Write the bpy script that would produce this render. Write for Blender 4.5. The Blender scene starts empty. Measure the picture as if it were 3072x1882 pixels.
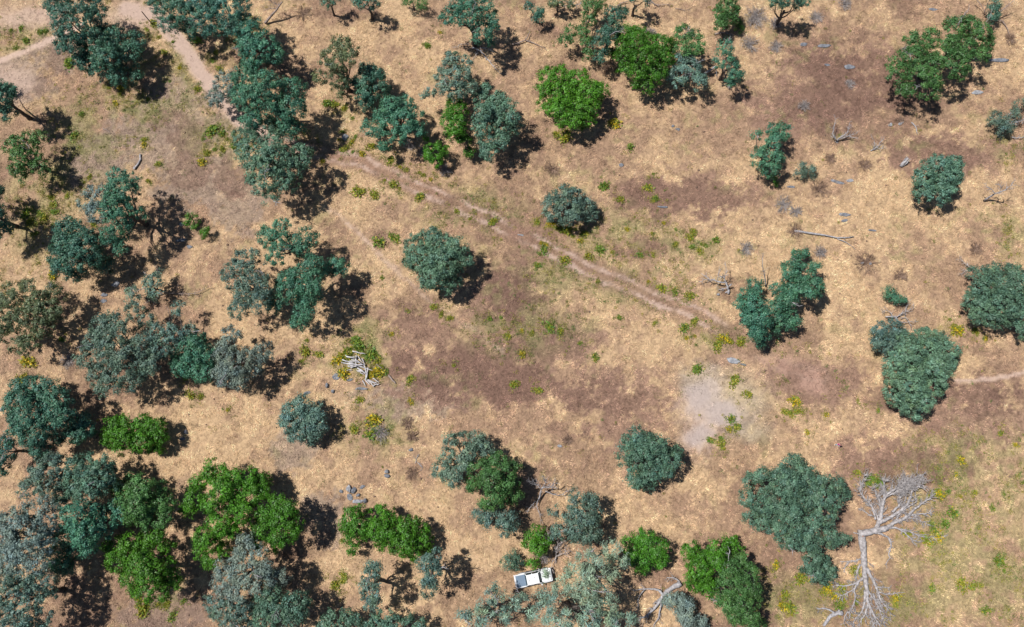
import bpy, math, random
import numpy as np
from mathutils import Vector, Matrix

# ------------------------------------------------------------------ camera, sky, sun, exposure
scene = bpy.context.scene
COL = scene.collection
CAM_H = 107.0                      # metres above the ground
TILT = math.radians(11.5)          # drone camera tipped forward from straight down
FPX = 2076.0                       # focal length in photograph pixels
IW, IH = 3072.0, 1882.0

cam_data = bpy.data.cameras.new('camera')
cam_data.sensor_width = 36.0
cam_data.lens = FPX / IW * 36.0
cam_data.clip_start = 1.0
cam_data.clip_end = 6000.0
cam = bpy.data.objects.new('camera', cam_data)
cam.location = (0, 0, CAM_H)
cam.rotation_euler = (TILT, 0, 0)
COL.objects.link(cam)
scene.camera = cam

SUN_EL = math.radians(60.0)
SH = math.radians(-17.0)           # direction in which shadows fall, from +X
sun_dir = Vector((-math.cos(SH) * math.cos(SUN_EL), -math.sin(SH) * math.cos(SUN_EL), math.sin(SUN_EL)))
world = bpy.data.worlds.new('World')
scene.world = world
world.use_nodes = True
wn = world.node_tree
sky = wn.nodes.new('ShaderNodeTexSky')
sky.sky_type = 'NISHITA'
sky.sun_disc = False
sky.ozone_density = 3.0
sky.dust_density = 0.4
sky.sun_elevation = SUN_EL
sky.sun_rotation = math.atan2(sun_dir.x, sun_dir.y)
bg = wn.nodes['Background']
bg.inputs['Strength'].default_value = 0.05
wn.links.new(sky.outputs['Color'], bg.inputs['Color'])
sun_data = bpy.data.lights.new('sun', 'SUN')
sun_data.energy = 5.0
sun_data.angle = math.radians(0.5)
sun_data.color = (1.0, 0.965, 0.915)
sun = bpy.data.objects.new('sun', sun_data)
sun.rotation_euler = (-sun_dir).to_track_quat('-Z', 'Y').to_euler()
sun.location = (-60, 20, 120)
COL.objects.link(sun)
scene.view_settings.view_transform = 'Standard'
scene.view_settings.look = 'None'
scene.view_settings.exposure = 0.44
scene.cycles.diffuse_bounces = 2
scene.cycles.max_bounces = 6
scene.view_settings.gamma = 1.0
scene.view_settings.use_curve_mapping = False

rng = np.random.default_rng(7)
random.seed(7)

# ------------------------------------------------------------------ helpers
CA, SA = math.cos(TILT), math.sin(TILT)
def unproject(u, v, z=0.0):
    """photograph pixel -> world x, y at height z (arrays allowed)"""
    u = np.asarray(u, float); v = np.asarray(v, float); z = np.asarray(z, float)
    dx = (u - IW / 2) / FPX
    dy = -(v - IH / 2) / FPX
    wy = dy * CA + SA
    wz = dy * SA - CA
    t = (z - CAM_H) / wz
    return dx * t, wy * t
def px_scale(u, v, z=0.0):
    """photograph pixels per metre at that pixel and height"""
    dy = -(np.asarray(v, float) - IH / 2) / FPX
    t = (np.asarray(z, float) - CAM_H) / (dy * SA - CA)
    return FPX / t
ZK = 2.409
def T(c, r, x, y):
    return 768.0 * c + np.asarray(x, float) / ZK, 627.0 * r + np.asarray(y, float) / ZK
DK = 3072.0 / 2464.0

def _hash(ix, iy, seed):
    n = (ix.astype(np.int64) * 374761393 + iy.astype(np.int64) * 668265263 + seed * 982451653) & 0x7fffffff
    n = ((n ^ (n >> 13)) * 1274126177) & 0x7fffffff
    n = (n ^ (n >> 16)) & 0xffff
    return n / 65535.0
def vnoise(x, y, seed=0):
    ix = np.floor(x); iy = np.floor(y)
    fx = x - ix; fy = y - iy
    fx = fx * fx * (3 - 2 * fx); fy = fy * fy * (3 - 2 * fy)
    a = _hash(ix, iy, seed); b = _hash(ix + 1, iy, seed)
    c = _hash(ix, iy + 1, seed); d = _hash(ix + 1, iy + 1, seed)
    return (a * (1 - fx) + b * fx) * (1 - fy) + (c * (1 - fx) + d * fx) * fy
def fbm(x, y, seed=0, oct=4):
    s = 0; a = 0.5; tot = 0
    for i in range(oct):
        s = s + a * vnoise(x, y, seed + i * 17); tot += a
        ca, sa = 0.8, 0.6
        x, y = (x * ca - y * sa) * 2.03, (x * sa + y * ca) * 2.03
        a *= 0.5
    return s / tot
def sstep(a, b, x):
    t = np.clip((x - a) / (b - a), 0, 1)
    return t * t * (3 - 2 * t)

def mesh_np(name, verts, faces, cols=None, smooth=False):
    """verts (n,3); faces (m,k) with one k"""
    me = bpy.data.meshes.new(name)
    verts = np.ascontiguousarray(verts, np.float32); faces = np.ascontiguousarray(faces, np.int32)
    n, m, k = len(verts), len(faces), faces.shape[1]
    me.vertices.add(n); me.vertices.foreach_set('co', verts.ravel())
    me.loops.add(m * k); me.loops.foreach_set('vertex_index', faces.ravel())
    me.polygons.add(m)
    me.polygons.foreach_set('loop_start', np.arange(0, m * k, k, dtype=np.int32))
    me.polygons.foreach_set('loop_total', np.full(m, k, np.int32))
    if smooth: me.polygons.foreach_set('use_smooth', np.ones(m, bool))
    if cols is not None:
        at = me.color_attributes.new('col', 'FLOAT_COLOR', 'POINT')
        c4 = np.ones((n, 4), np.float32); c4[:, :3] = cols
        at.data.foreach_set('color', c4.ravel())
    me.update(calc_edges=True)
    return me

def link(name, me, mat, parent=None):
    o = bpy.data.objects.new(name, me)
    if me is not None and mat is not None and not me.materials: me.materials.append(mat)
    COL.objects.link(o)
    if parent is not None: o.parent = parent
    return o
def tag(o, label, cat, group=None, kind=None):
    o['label'] = label; o['category'] = cat
    if group: o['group'] = group
    if kind: o['kind'] = kind
    return o
def empty(name, loc):
    o = bpy.data.objects.new(name, None)
    o.location = loc; o.empty_display_size = 0.5
    COL.objects.link(o)
    return o

# ------------------------------------------------------------------ materials
def mat(name):
    m = bpy.data.materials.new(name); m.use_nodes = True
    nt = m.node_tree
    return m, nt, nt.nodes['Principled BSDF']
def setp(b, color=None, rough=0.7, spec=0.3, metal=0.0):
    if color is not None: b.inputs['Base Color'].default_value = (*color, 1)
    b.inputs['Roughness'].default_value = rough
    b.inputs['Specular IOR Level'].default_value = spec
    b.inputs['Metallic'].default_value = metal
def simple(name, color, rough=0.6, spec=0.3, metal=0.0, var=0.12, scale=6.0):
    m, nt, b = mat(name); setp(b, color, rough, spec, metal)
    tc = nt.nodes.new('ShaderNodeTexCoord'); nz = nt.nodes.new('ShaderNodeTexNoise')
    nz.inputs['Scale'].default_value = scale; nz.inputs['Detail'].default_value = 4
    nt.links.new(tc.outputs['Object'], nz.inputs['Vector'])
    mr = nt.nodes.new('ShaderNodeMapRange'); mr.inputs['To Min'].default_value = 1 - var; mr.inputs['To Max'].default_value = 1 + var
    nt.links.new(nz.outputs['Fac'], mr.inputs['Value'])
    mx = nt.nodes.new('ShaderNodeMix'); mx.data_type = 'RGBA'; mx.blend_type = 'MULTIPLY'; mx.inputs['Factor'].default_value = 1
    mx.inputs['A'].default_value = (*color, 1)
    nt.links.new(mr.outputs['Result'], mx.inputs['B'])
    nt.links.new(mx.outputs['Result'], b.inputs['Base Color'])
    return m

def foliage_mat(name, trans=0.15, rough=0.5, spec=0.35):
    m, nt, b = mat(name)
    at = nt.nodes.new('ShaderNodeAttribute'); at.attribute_name = 'col'
    setp(b, None, rough, spec)
    nt.links.new(at.outputs['Color'], b.inputs['Base Color'])
    tr = nt.nodes.new('ShaderNodeBsdfTranslucent')
    hs = nt.nodes.new('ShaderNodeHueSaturation'); hs.inputs['Value'].default_value = 1.3; hs.inputs['Saturation'].default_value = 1.1
    nt.links.new(at.outputs['Color'], hs.inputs['Color']); nt.links.new(hs.outputs['Color'], tr.inputs['Color'])
    mx = nt.nodes.new('ShaderNodeMixShader'); mx.inputs['Fac'].default_value = trans
    out = nt.nodes['Material Output']
    nt.links.new(b.outputs['BSDF'], mx.inputs[1]); nt.links.new(tr.outputs['BSDF'], mx.inputs[2])
    nt.links.new(mx.outputs['Shader'], out.inputs['Surface'])
    return m
M_LEAF = foliage_mat('leaf')
M_GRASS = foliage_mat('dry_grass_blades', 0.12, 0.75, 0.15)
M_WEED = foliage_mat('weed_leaf', 0.22, 0.55, 0.25)

def wood_mat(name, c1, c2, scale=9.0, rough=0.85):
    m, nt, b = mat(name); setp(b, None, rough, 0.2)
    tc = nt.nodes.new('ShaderNodeTexCoord')
    nz = nt.nodes.new('ShaderNodeTexNoise'); nz.inputs['Scale'].default_value = scale; nz.inputs['Detail'].default_value = 5
    nt.links.new(tc.outputs['Object'], nz.inputs['Vector'])
    cr = nt.nodes.new('ShaderNodeValToRGB')
    cr.color_ramp.elements[0].position = 0.32; cr.color_ramp.elements[0].color = (*c1, 1)
    cr.color_ramp.elements[1].position = 0.66; cr.color_ramp.elements[1].color = (*c2, 1)
    nt.links.new(nz.outputs['Fac'], cr.inputs['Fac']); nt.links.new(cr.outputs['Color'], b.inputs['Base Color'])
    bp = nt.nodes.new('ShaderNodeBump'); bp.inputs['Strength'].default_value = 0.5; bp.inputs['Distance'].default_value = 0.03
    nt.links.new(nz.outputs['Fac'], bp.inputs['Height']); nt.links.new(bp.outputs['Normal'], b.inputs['Normal'])
    return m
M_BARK = wood_mat('live_bark', (0.045, 0.037, 0.034), (0.115, 0.095, 0.085), 5)
M_DEAD = wood_mat('weathered_dead_wood', (0.17, 0.16, 0.168), (0.37, 0.355, 0.365), 4)
M_DEADB = wood_mat('brown_dead_wood', (0.15, 0.11, 0.095), (0.30, 0.24, 0.215), 4)
M_TWIG = wood_mat('dead_twigs', (0.23, 0.20, 0.195), (0.40, 0.36, 0.345), 2)
M_TWIGB = wood_mat('brown_dry_stems', (0.20, 0.13, 0.095), (0.32, 0.22, 0.165), 2)
M_HEART = wood_mat('orange_heartwood', (0.20, 0.085, 0.055), (0.30, 0.15, 0.10), 8)
M_ROCK = wood_mat('grey_rock', (0.075, 0.08, 0.095), (0.20, 0.21, 0.235), 3.0, 0.85)
M_ROCKL = wood_mat('pale_rock', (0.13, 0.135, 0.15), (0.31, 0.315, 0.335), 3.0, 0.85)

# ------------------------------------------------------------------ ground
def poly_dist(x, y, pts):
    d = np.full(x.shape, 1e9)
    for (ax, ay), (bx, by) in zip(pts[:-1], pts[1:]):
        vx, vy = bx - ax, by - ay
        t = np.clip(((x - ax) * vx + (y - ay) * vy) / (vx * vx + vy * vy + 1e-9), 0, 1)
        d = np.minimum(d, np.hypot(x - ax - t * vx, y - ay - t * vy))
    return d
def dpts(*p):
    return [tuple(float(q) for q in unproject(a * DK, b * DK)) for a, b in p]
ROAD_UP = dpts((300, 20), (370, 35), (440, 110), (482, 172), (520, 228), (575, 285), (650, 335))
ROAD_MID = dpts((650, 335), (740, 362), (860, 385), (960, 432), (1080, 482), (1200, 540), (1320, 600), (1440, 660), (1560, 710), (1680, 760), (1770, 810), (1860, 875), (1980, 905))
TRAIL = dpts((790, 500), (830, 530), (860, 560), (930, 630), (1000, 690), (1080, 760), (1150, 800), (1210, 845))
PATH_L = dpts((-60, 165), (0, 146), (70, 120), (140, 84), (200, 60))
PATH_R = dpts((2300, 920), (2380, 910), (2464, 900), (2560, 885))
# blobs in photograph display pixels: x, y, rx, ry
BARE = [(330, 40, 90, 45), (60, 40, 120, 40), (30, 200, 70, 60)]
GREY = [(1690, 960, 76, 105), (1685, 1050, 62, 70), (1730, 1000, 95, 72)]
PALEGREEN = [(1770, 960, 90, 70), (1690, 910, 60, 45), (1800, 1040, 60, 30)]
PINK = [(1850, 880, 110, 45), (1950, 910, 120, 40), (1780, 850, 60, 50)]
BROWN = [(1150, 900, 190, 90), (1000, 880, 90, 60), (1230, 720, 90, 80), (2060, 190, 170, 90), (1960, 250, 120, 70), (2250, 370, 120, 50),
         (1650, 480, 150, 60), (2380, 960, 120, 60), (1450, 960, 130, 60), (2220, 1130, 150, 50), (400, 285, 70, 35), (450, 340, 60, 60), (560, 430, 60, 60),
         (1330, 830, 80, 50), (2150, 960, 100, 40), (1560, 600, 80, 30), (1250, 940, 120, 60), (460, 420, 70, 50), (1780, 700, 60, 40)]
GREEN = [(2300, 1180, 150, 120), (2420, 1150, 80, 120), (2250, 1330, 110, 110), (2200, 1450, 150, 70), (560, 350, 60, 45), (60, 480, 60, 60), (130, 560, 60, 60), (440, 200, 50, 90), (590, 90, 50, 60), (860, 850, 60, 60), (2330, 1250, 170, 160), (2380, 1400, 120, 120), (2300, 1080, 110, 60), (100, 520, 80, 110), (40, 90, 90, 45), (520, 330, 80, 60),
         (220, 310, 120, 120), (1480, 560, 120, 70), (1250, 790, 150, 70), (1520, 680, 140, 60), (1350, 660, 110, 60), (330, 240, 110, 100), (1130, 510, 140, 60),
         (870, 830, 70, 60), (1900, 1450, 150, 60), (1080, 620, 100, 60), (160, 430, 90, 90), (1650, 590, 120, 50), (900, 1040, 90, 60), (460, 130, 60, 70), (1720, 810, 80, 40), (2430, 560, 60, 70), (2420, 350, 60, 40)]
DUSTY = [(400, 330, 170, 110), (60, 190, 100, 80), (480, 430, 130, 100), (570, 490, 90, 90), (250, 380, 120, 90), (160, 120, 90, 60), (420, 250, 110, 80), (700, 1080, 60, 60), (780, 1250, 60, 80), (400, 1480, 130, 50), (1000, 960, 160, 60)]
MAUVE = [(1130, 900, 240, 110), (1300, 830, 160, 90), (1480, 950, 170, 70), (1230, 720, 120, 90), (2060, 190, 210, 110), (1900, 260, 150, 80), (2250, 370, 160, 60), (1650, 470, 190, 70), (2330, 1000, 190, 90), (2150, 1110, 200, 60), (1950, 920, 170, 60), (1500, 1030, 120, 50), (1000, 800, 120, 80)]
def blobs(x, y, lst, soft=1.0):
    m = np.zeros(x.shape)
    for cx, cy, rx, ry in lst:
        wx, wy = unproject(cx * DK, cy * DK)
        s = float(px_scale(cx * DK, cy * DK)) / DK
        d = np.hypot((x - float(wx)) / (rx / s), (y - float(wy)) / (ry / s))
        m = np.maximum(m, 1 - sstep(1 - 0.55 * soft, 1 + 0.35 * soft, d))
    return m
STRAW = np.array((0.565, 0.388, 0.230)); TAN = np.array((0.370, 0.240, 0.158)); BRN = np.array((0.205, 0.122, 0.092)); DUST = np.array((0.300, 0.232, 0.190)); MAUV = np.array((0.290, 0.178, 0.132))
DIRT = np.array((0.345, 0.252, 0.205)); GREYD = np.array((0.325, 0.268, 0.248)); OLIVE = np.array((0.245, 0.225, 0.100))
PINKD = np.array((0.330, 0.205, 0.160)); PGREEN = np.array((0.39, 0.34, 0.235))
def ground_colour(x, y):
    """base colour of the soil and dead grass, and how bare the spot is"""
    wx = x + 2.2 * (fbm(x * .25, y * .25, 3) - .5); wy = y + 2.2 * (fbm(x * .25, y * .25, 9) - .5)
    wx = wx + .8 * (vnoise(x * 1.3, y * 1.3, 5) - .5); wy = wy + .8 * (vnoise(x * 1.3, y * 1.3, 6) - .5)
    big = fbm(x * .055, y * .055, 21, 4); med = fbm(x * .28, y * .28, 33, 4); fine = fbm(x * 1.1, y * 1.1, 45, 3)
    t = sstep(.41, .66, .38 * big + .42 * med + .30 * fine)
    c = TAN + (STRAW - TAN) * t[:, None]
    rn = 1.15 * (fbm(x * .55, y * .55, 401, 4) - .5) + .7 * (fbm(x * 2.1, y * 2.1, 411, 2) - .5)
    def rag(bl, lo=.42, hi=.6): return sstep(lo, hi, bl * .8 + rn + .12) * np.clip(bl * 2.2, 0, 1)
    c = c + (DUST - c) * (.62 * rag(blobs(wx, wy, DUSTY, 1.5)))[:, None]
    c = c + (MAUV - c) * (.8 * rag(blobs(wx, wy, MAUVE, 1.7)))[:, None]
    b = blobs(wx, wy, BROWN); patch = sstep(.55, .72, fbm(x * .09, y * .09, 77, 4))
    b = np.clip(.7 * rag(b, .55, .75) + .55 * rag(patch, .5, .7), 0, 1)
    c = c + (BRN - c) * (b * .85)[:, None]
    g = blobs(wx, wy, GREEN, 1.3) * sstep(.38, .58, .5 * med + .5 * fine)
    g2 = sstep(.60, .74, fbm(x * .16, y * .16, 91, 4)) * sstep(.5, .66, fine) * .45
    g = np.clip(.66 * g + g2, 0, 1)
    c = c + (OLIVE - c) * g[:, None]
    bare = np.zeros(x.shape)
    def mixin(m, colr, barew=1.0):
        nonlocal c, bare
        c = c + (colr - c) * m[:, None]; bare = np.maximum(bare, m * barew)
    mixin(.8 * blobs(wx, wy, BARE, 1.2), DIRT, .8)
    mixin(.55 * blobs(wx, wy, PALEGREEN, 1.2), PGREEN, .7)
    gb = blobs(wx, wy, GREY, 1.7); mixin(.9 * np.maximum(.6 * gb * rag(gb, .2, .75), sstep(.5, 1.0, gb)), GREYD, 1.0)
    mixin(.7 * blobs(wx, wy, PINK, 1.3) * sstep(.2, .6, med), PINKD, .8)
    jx = x + 1.1 * (fbm(x * .5, y * .5, 61, 3) - .5); jy = y + 1.1 * (fbm(x * .5, y * .5, 62, 3) - .5)
    d = poly_dist(jx, jy, ROAD_UP); mixin(1 - sstep(.8, 1.9, d), DIRT * 1.08)
    d = poly_dist(jx, jy, ROAD_MID); endf = 1 - .75 * sstep(22, 42, x) * sstep(20, 40, y * 0 + x)
    mixin(.85 * (1 - sstep(.9, 2.6, d)) * (.35 + .65 * sstep(.3, .6, .5 * med + .5 * fine)) * endf, BRN * 1.2, .4)
    mixin(.88 * endf * (1 - sstep(.18, .5, np.abs(d - .85))) * (.5 + .5 * sstep(.4, .6, fine)) * sstep(.22, .42, fbm(x * .2, y * .2, 13, 3)), DIRT * 1.08, 1.0)
    d = poly_dist(jx, jy, TRAIL); mixin(.85 * (1 - sstep(.2, .5, d)) * (.45 + .55 * sstep(.35, .55, fine)) * (1 - .5 * sstep(-30, -8, x)), DIRT * 1.05, .8)
    d = poly_dist(jx, jy, PATH_L); mixin(.9 * (1 - sstep(.3, .9, d)), DIRT * 1.2, .95)
    d = poly_dist(jx, jy, PATH_R); mixin(.85 * (1 - sstep(.15, .5, d)), DIRT * 1.15, .9)
    return c, bare, g

def axis(lo, hi, step, far):
    core = np.arange(lo, hi + 1e-6, step)
    outer = []; d = step
    a = hi
    while a < far:
        d *= 1.5; a += d; outer.append(a)
    left = []; d = step; a = lo
    while a > -far:
        d *= 1.5; a -= d; left.append(a)
    return np.array(left[::-1] + list(core) + outer)
gx = axis(-98, 98, .38, 2500); gy = axis(-34, 88, .38, 2500)
GX, GY = np.meshgrid(gx, gy)
gc, gbare, _g = ground_colour(GX.ravel(), GY.ravel())
gc = gc * (.70 + .30 * sstep(.15, .7, gbare))[:, None]
gz = .05 * (fbm(GX * .9, GY * .9, 5, 3) - .55)
gv = np.stack([GX.ravel(), GY.ravel(), np.minimum(gz.ravel(), 0.0)], 1)
ny, nx = GX.shape
ii = (np.arange(ny - 1)[:, None] * nx + np.arange(nx - 1)[None, :]).ravel()
gf = np.stack([ii, ii + 1, ii + nx + 1, ii + nx], 1)
me = mesh_np('ground', gv, gf, gc, True)
_c4 = np.ones((len(gv), 4), np.float32); _c4[:, :3] = gc; _c4[:, 3] = gbare
me.color_attributes['col'].data.foreach_set('color', _c4.ravel())
m, nt, b = mat('dry_ground'); setp(b, None, 0.95, 0.1)
at = nt.nodes.new('ShaderNodeAttribute'); at.attribute_name = 'col'
geo = nt.nodes.new('ShaderNodeNewGeometry')
n1 = nt.nodes.new('ShaderNodeTexNoise'); n1.inputs['Scale'].default_value = 1.6; n1.inputs['Detail'].default_value = 7; n1.inputs['Roughness'].default_value = .7
n1.inputs['Distortion'].default_value = 1.0
nt.links.new(geo.outputs['Position'], n1.inputs['Vector'])
mr = nt.nodes.new('ShaderNodeMapRange'); mr.inputs['From Min'].default_value = .34; mr.inputs['From Max'].default_value = .68
mr.inputs['To Min'].default_value = .55; mr.inputs['To Max'].default_value = 1.3
nt.links.new(n1.outputs['Fac'], mr.inputs['Value'])
mx = nt.nodes.new('ShaderNodeMix'); mx.data_type = 'RGBA'; mx.blend_type = 'MULTIPLY'; mx.inputs['Factor'].default_value = 1
nt.links.new(at.outputs['Color'], mx.inputs['A']); nt.links.new(mr.outputs['Result'], mx.inputs['B'])
fr = nt.nodes.new('ShaderNodeMapRange'); fr.inputs['To Min'].default_value = 1.0; fr.inputs['To Max'].default_value = .3
nt.links.new(at.outputs['Alpha'], fr.inputs['Value']); nt.links.new(fr.outputs['Result'], mx.inputs['Factor'])
nt.links.new(mx.outputs['Result'], b.inputs['Base Color'])
bp = nt.nodes.new('ShaderNodeBump'); bp.inputs['Strength'].default_value = .6; bp.inputs['Distance'].default_value = .12
nt.links.new(n1.outputs['Fac'], bp.inputs['Height']); nt.links.new(bp.outputs['Normal'], b.inputs['Normal'])
g = link('ground', me, m); g['kind'] = 'structure'; g['label'] = 'dry grassy hillside ground with brown and olive patches'

# matted dry grass: short blades leaning along a slowly turning direction
def grass_sheet():
    n = 430000
    x = rng.uniform(-97, 97, n); y = rng.uniform(-31, 86, n)
    hw = 76 + (y + 25) / 102 * 17
    k = np.abs(x) < hw
    x, y = x[k], y[k]
    c, bare, gr = ground_colour(x, y)
    clump = fbm(x * .8, y * .8, 120, 3)
    keep = rng.random(len(x)) > np.clip(bare * 1.05, 0, .97) * .98
    keep &= rng.random(len(x)) < .15 + 1.2 * sstep(.34, .62, clump)
    x, y, c = x[keep], y[keep], c[keep]
    n = len(x)
    ang0 = fbm(x * .35, y * .35, 140, 3) * 4 * math.pi
    V = []; C = []
    base = c * (rng.uniform(.55, 1.5, (n, 1)) * (.62 + .72 * sstep(.3, .7, fbm(x * .95, y * .95, 150, 4)))[:, None]) * rng.uniform(.95, 1.05, (n, 3))
    for j in range(2):
        a = ang0 + rng.normal(0, .75, n)
        L = rng.uniform(.16, .46, n); w = rng.uniform(.02, .042, n)
        up = rng.uniform(.12, .8, n) * L
        ox = rng.normal(0, .12, n); oy = rng.normal(0, .12, n)
        dx, dy = np.cos(a), np.sin(a)
        p0 = np.stack([x + ox - dy * w, y + oy + dx * w, np.full(n, -.01)], 1)
        p1 = np.stack([x + ox + dy * w, y + oy - dx * w, np.full(n, -.01)], 1)
        p2 = np.stack([x + ox + dx * L, y + oy + dy * L, up], 1)
        V.append(np.stack([p0, p1, p2], 1).reshape(-1, 3))
        cc = base * rng.uniform(.88, 1.14, (n, 1))
        C.append(np.repeat(cc, 3, 0))
    V = np.concatenate(V); C = np.concatenate(C)
    F = np.arange(len(V)).reshape(-1, 3)
    o = link('dry_grass', mesh_np('dry_grass', V, F, np.clip(C, 0, .8)), M_GRASS)
    tag(o, 'matted dry straw-coloured grass covering the whole clearing', 'dry grass', kind='stuff')
grass_sheet()

# ------------------------------------------------------------------ tubes
def frame(d):
    d = d / (np.linalg.norm(d) + 1e-9)
    a = np.array((0, 0, 1.0)) if abs(d[2]) < .9 else np.array((1.0, 0, 0))
    u = np.cross(d, a); u /= np.linalg.norm(u)
    return u, np.cross(d, u)
class Tubes:
    def __init__(self): self.v = []; self.f = []; self.n = 0
    def add(self, pts, radii, sides=6):
        pts = np.asarray(pts, float); k = len(pts)
        ang = np.arange(sides) / sides * 2 * math.pi
        for i in range(k):
            d = pts[min(i + 1, k - 1)] - pts[max(i - 1, 0)]
            u, w = frame(d)
            self.v.append(pts[i] + radii[i] * (np.cos(ang)[:, None] * u + np.sin(ang)[:, None] * w))
        for i in range(k - 1):
            a = self.n + i * sides; b = a + sides
            for j in range(sides):
                j2 = (j + 1) % sides
                self.f.append((a + j, a + j2, b + j2, b + j))
        self.v.append(pts[:1]); self.v.append(pts[-1:])
        c0 = self.n + k * sides; c1 = c0 + 1
        for j in range(sides):
            j2 = (j + 1) % sides
            self.f.append((self.n + j2, self.n + j, c0, c0))
            b = self.n + (k - 1) * sides
            self.f.append((b + j, b + j2, c1, c1))
        self.n = c1 + 1
    def mesh(self, name):
        v = np.concatenate(self.v)
        me = bpy.data.meshes.new(name)
        me.from_pydata([tuple(q) for q in v], [], [f if f[2] != f[3] else f[:3] for f in self.f])
        me.polygons.foreach_set('use_smooth', np.ones(len(me.polygons), bool))
        me.update()
        return me
def smooth_path(pts, per=3, jit=0.0):
    """Catmull-Rom resample with a little wobble"""
    p = np.asarray(pts, float)
    if len(p) < 2: return p
    q = np.vstack([2 * p[0] - p[1], p, 2 * p[-1] - p[-2]])
    out = []
    for i in range(1, len(q) - 2):
        for s in range(per):
            t = s / per
            a, b, c, d = q[i - 1], q[i], q[i + 1], q[i + 2]
            out.append(.5 * (2 * b + (c - a) * t + (2 * a - 5 * b + 4 * c - d) * t * t + (3 * b - a - 3 * c + d) * t ** 3))
    out.append(p[-1]); out = np.array(out)
    if jit: out[1:-1] += rng.normal(0, jit, out[1:-1].shape)
    return out

# ------------------------------------------------------------------ trees
NLEAF = 0
SPEC = {  # leaf base colours
    'D': (0.044, 0.120, 0.082), 'M': (0.054, 0.152, 0.090), 'G': (0.094, 0.156, 0.118), 'B': (0.048, 0.150, 0.010),
    'V': (0.056, 0.136, 0.036), 'P': (0.165, 0.240, 0.175), 'O': (0.090, 0.120, 0.056), 'T': (0.078, 0.152, 0.100), 'S': (0.140, 0.188, 0.160)}
def crown_mesh(lob, species, style, origin, leafscale=1.0):
    """lob: array (n,4) x,y,z,r in metres"""
    S = 0.50 if style != 'w' else 0.68
    cen = []; outd = []; ssz = []
    for (x, y, z, r) in lob:
        dens = {'d': 2.0, 'o': 1.6, 'w': 1.3}[style]
        n = max(4, int(dens * r * r / (S * S) * 1.7 * (rng.uniform(.65, 1.2) if style == 'o' else rng.uniform(.85, 1.1))))
        d = rng.normal(size=(n, 3)); d /= np.linalg.norm(d, axis=1)[:, None]
        d[:, 2] = np.where(d[:, 2] < -.45, -d[:, 2], d[:, 2])
        rad = r * np.where(rng.random(n) < .8, rng.uniform(.80, 1.06, n), rng.uniform(.35, .8, n))
        p = d * rad[:, None]; p[:, 2] *= .78
        p += (x, y, z)
        keep = np.ones(n, bool)
        for (x2, y2, z2, r2) in lob:
            if (x2, y2, z2, r2) == (x, y, z, r): continue
            q = p - (x2, y2, z2); q[:, 2] /= .78
            keep &= np.linalg.norm(q, axis=1) > .62 * r2
        keep &= p[:, 2] > .1
        cen.append(p[keep]); outd.append(d[keep]); ssz.append(rng.uniform(.55, 1.25, keep.sum()) * S)
    cen = np.concatenate(cen); outd = np.concatenate(outd); ssz = np.concatenate(ssz)
    per = {'d': 58, 'o': 56, 'w': 46}[style]
    m = len(cen)
    k = np.repeat(np.arange(m), per); n = len(k)
    dd = rng.normal(size=(n, 3)); dd /= np.linalg.norm(dd, axis=1)[:, None]
    rr = np.where(rng.random(n) < .8, rng.random(n) ** .5, rng.uniform(.8, 1.5, n))
    off = dd * (rr * ssz[k])[:, None]; off[:, 2] *= .7
    pos = cen[k] + off
    pos[:, 2] = np.maximum(pos[:, 2], .03)
    nrm = .6 * dd + .6 * outd[k] + np.array((0, 0, .1)) + rng.normal(0, .36, (n, 3))
    nrm /= np.linalg.norm(nrm, axis=1)[:, None]
    t = rng.normal(size=(n, 3)); t -= nrm * (t * nrm).sum(1)[:, None]; t /= np.linalg.norm(t, axis=1)[:, None]
    bt = np.cross(nrm, t)
    L = rng.uniform(.07, .135, n) * leafscale; W = L * rng.uniform(.5, .75, n)
    if style == 'w':
        L = rng.uniform(.2, .34, n); W = rng.uniform(.03, .055, n)
    Lc, Wc = L[:, None], W[:, None]
    Wc = Wc * 1.25
    v = np.stack([pos - t * Lc * .9 + bt * Wc, pos - t * Lc * .9 - bt * Wc, pos + t * Lc * 1.1], 1).reshape(-1, 3)
    f = np.arange(3 * n).reshape(-1, 3)
    base = np.array(SPEC[species]) * rng.uniform(.86, 1.14) * (1 + rng.uniform(-.06, .05) * np.array((1.2, 0, -1.2)))
    ctone = rng.normal(1, .17, m); chue = rng.normal(0, .06, m)
    col = base[None, :] * (ctone[k] * rng.uniform(.72, 1.38, n))[:, None]
    h = chue[k][:, None]
    col = col * (1 + h * np.array((.9, .2, -1.0)))
    grey = (rng.random(n) < .10)[:, None]
    col = np.where(grey, col * 1.25 + .018, col)
    v -= origin
    global NLEAF; NLEAF += n
    return mesh_np('crown', v, f, np.repeat(np.clip(col, .004, .6), 3, 0))

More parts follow.
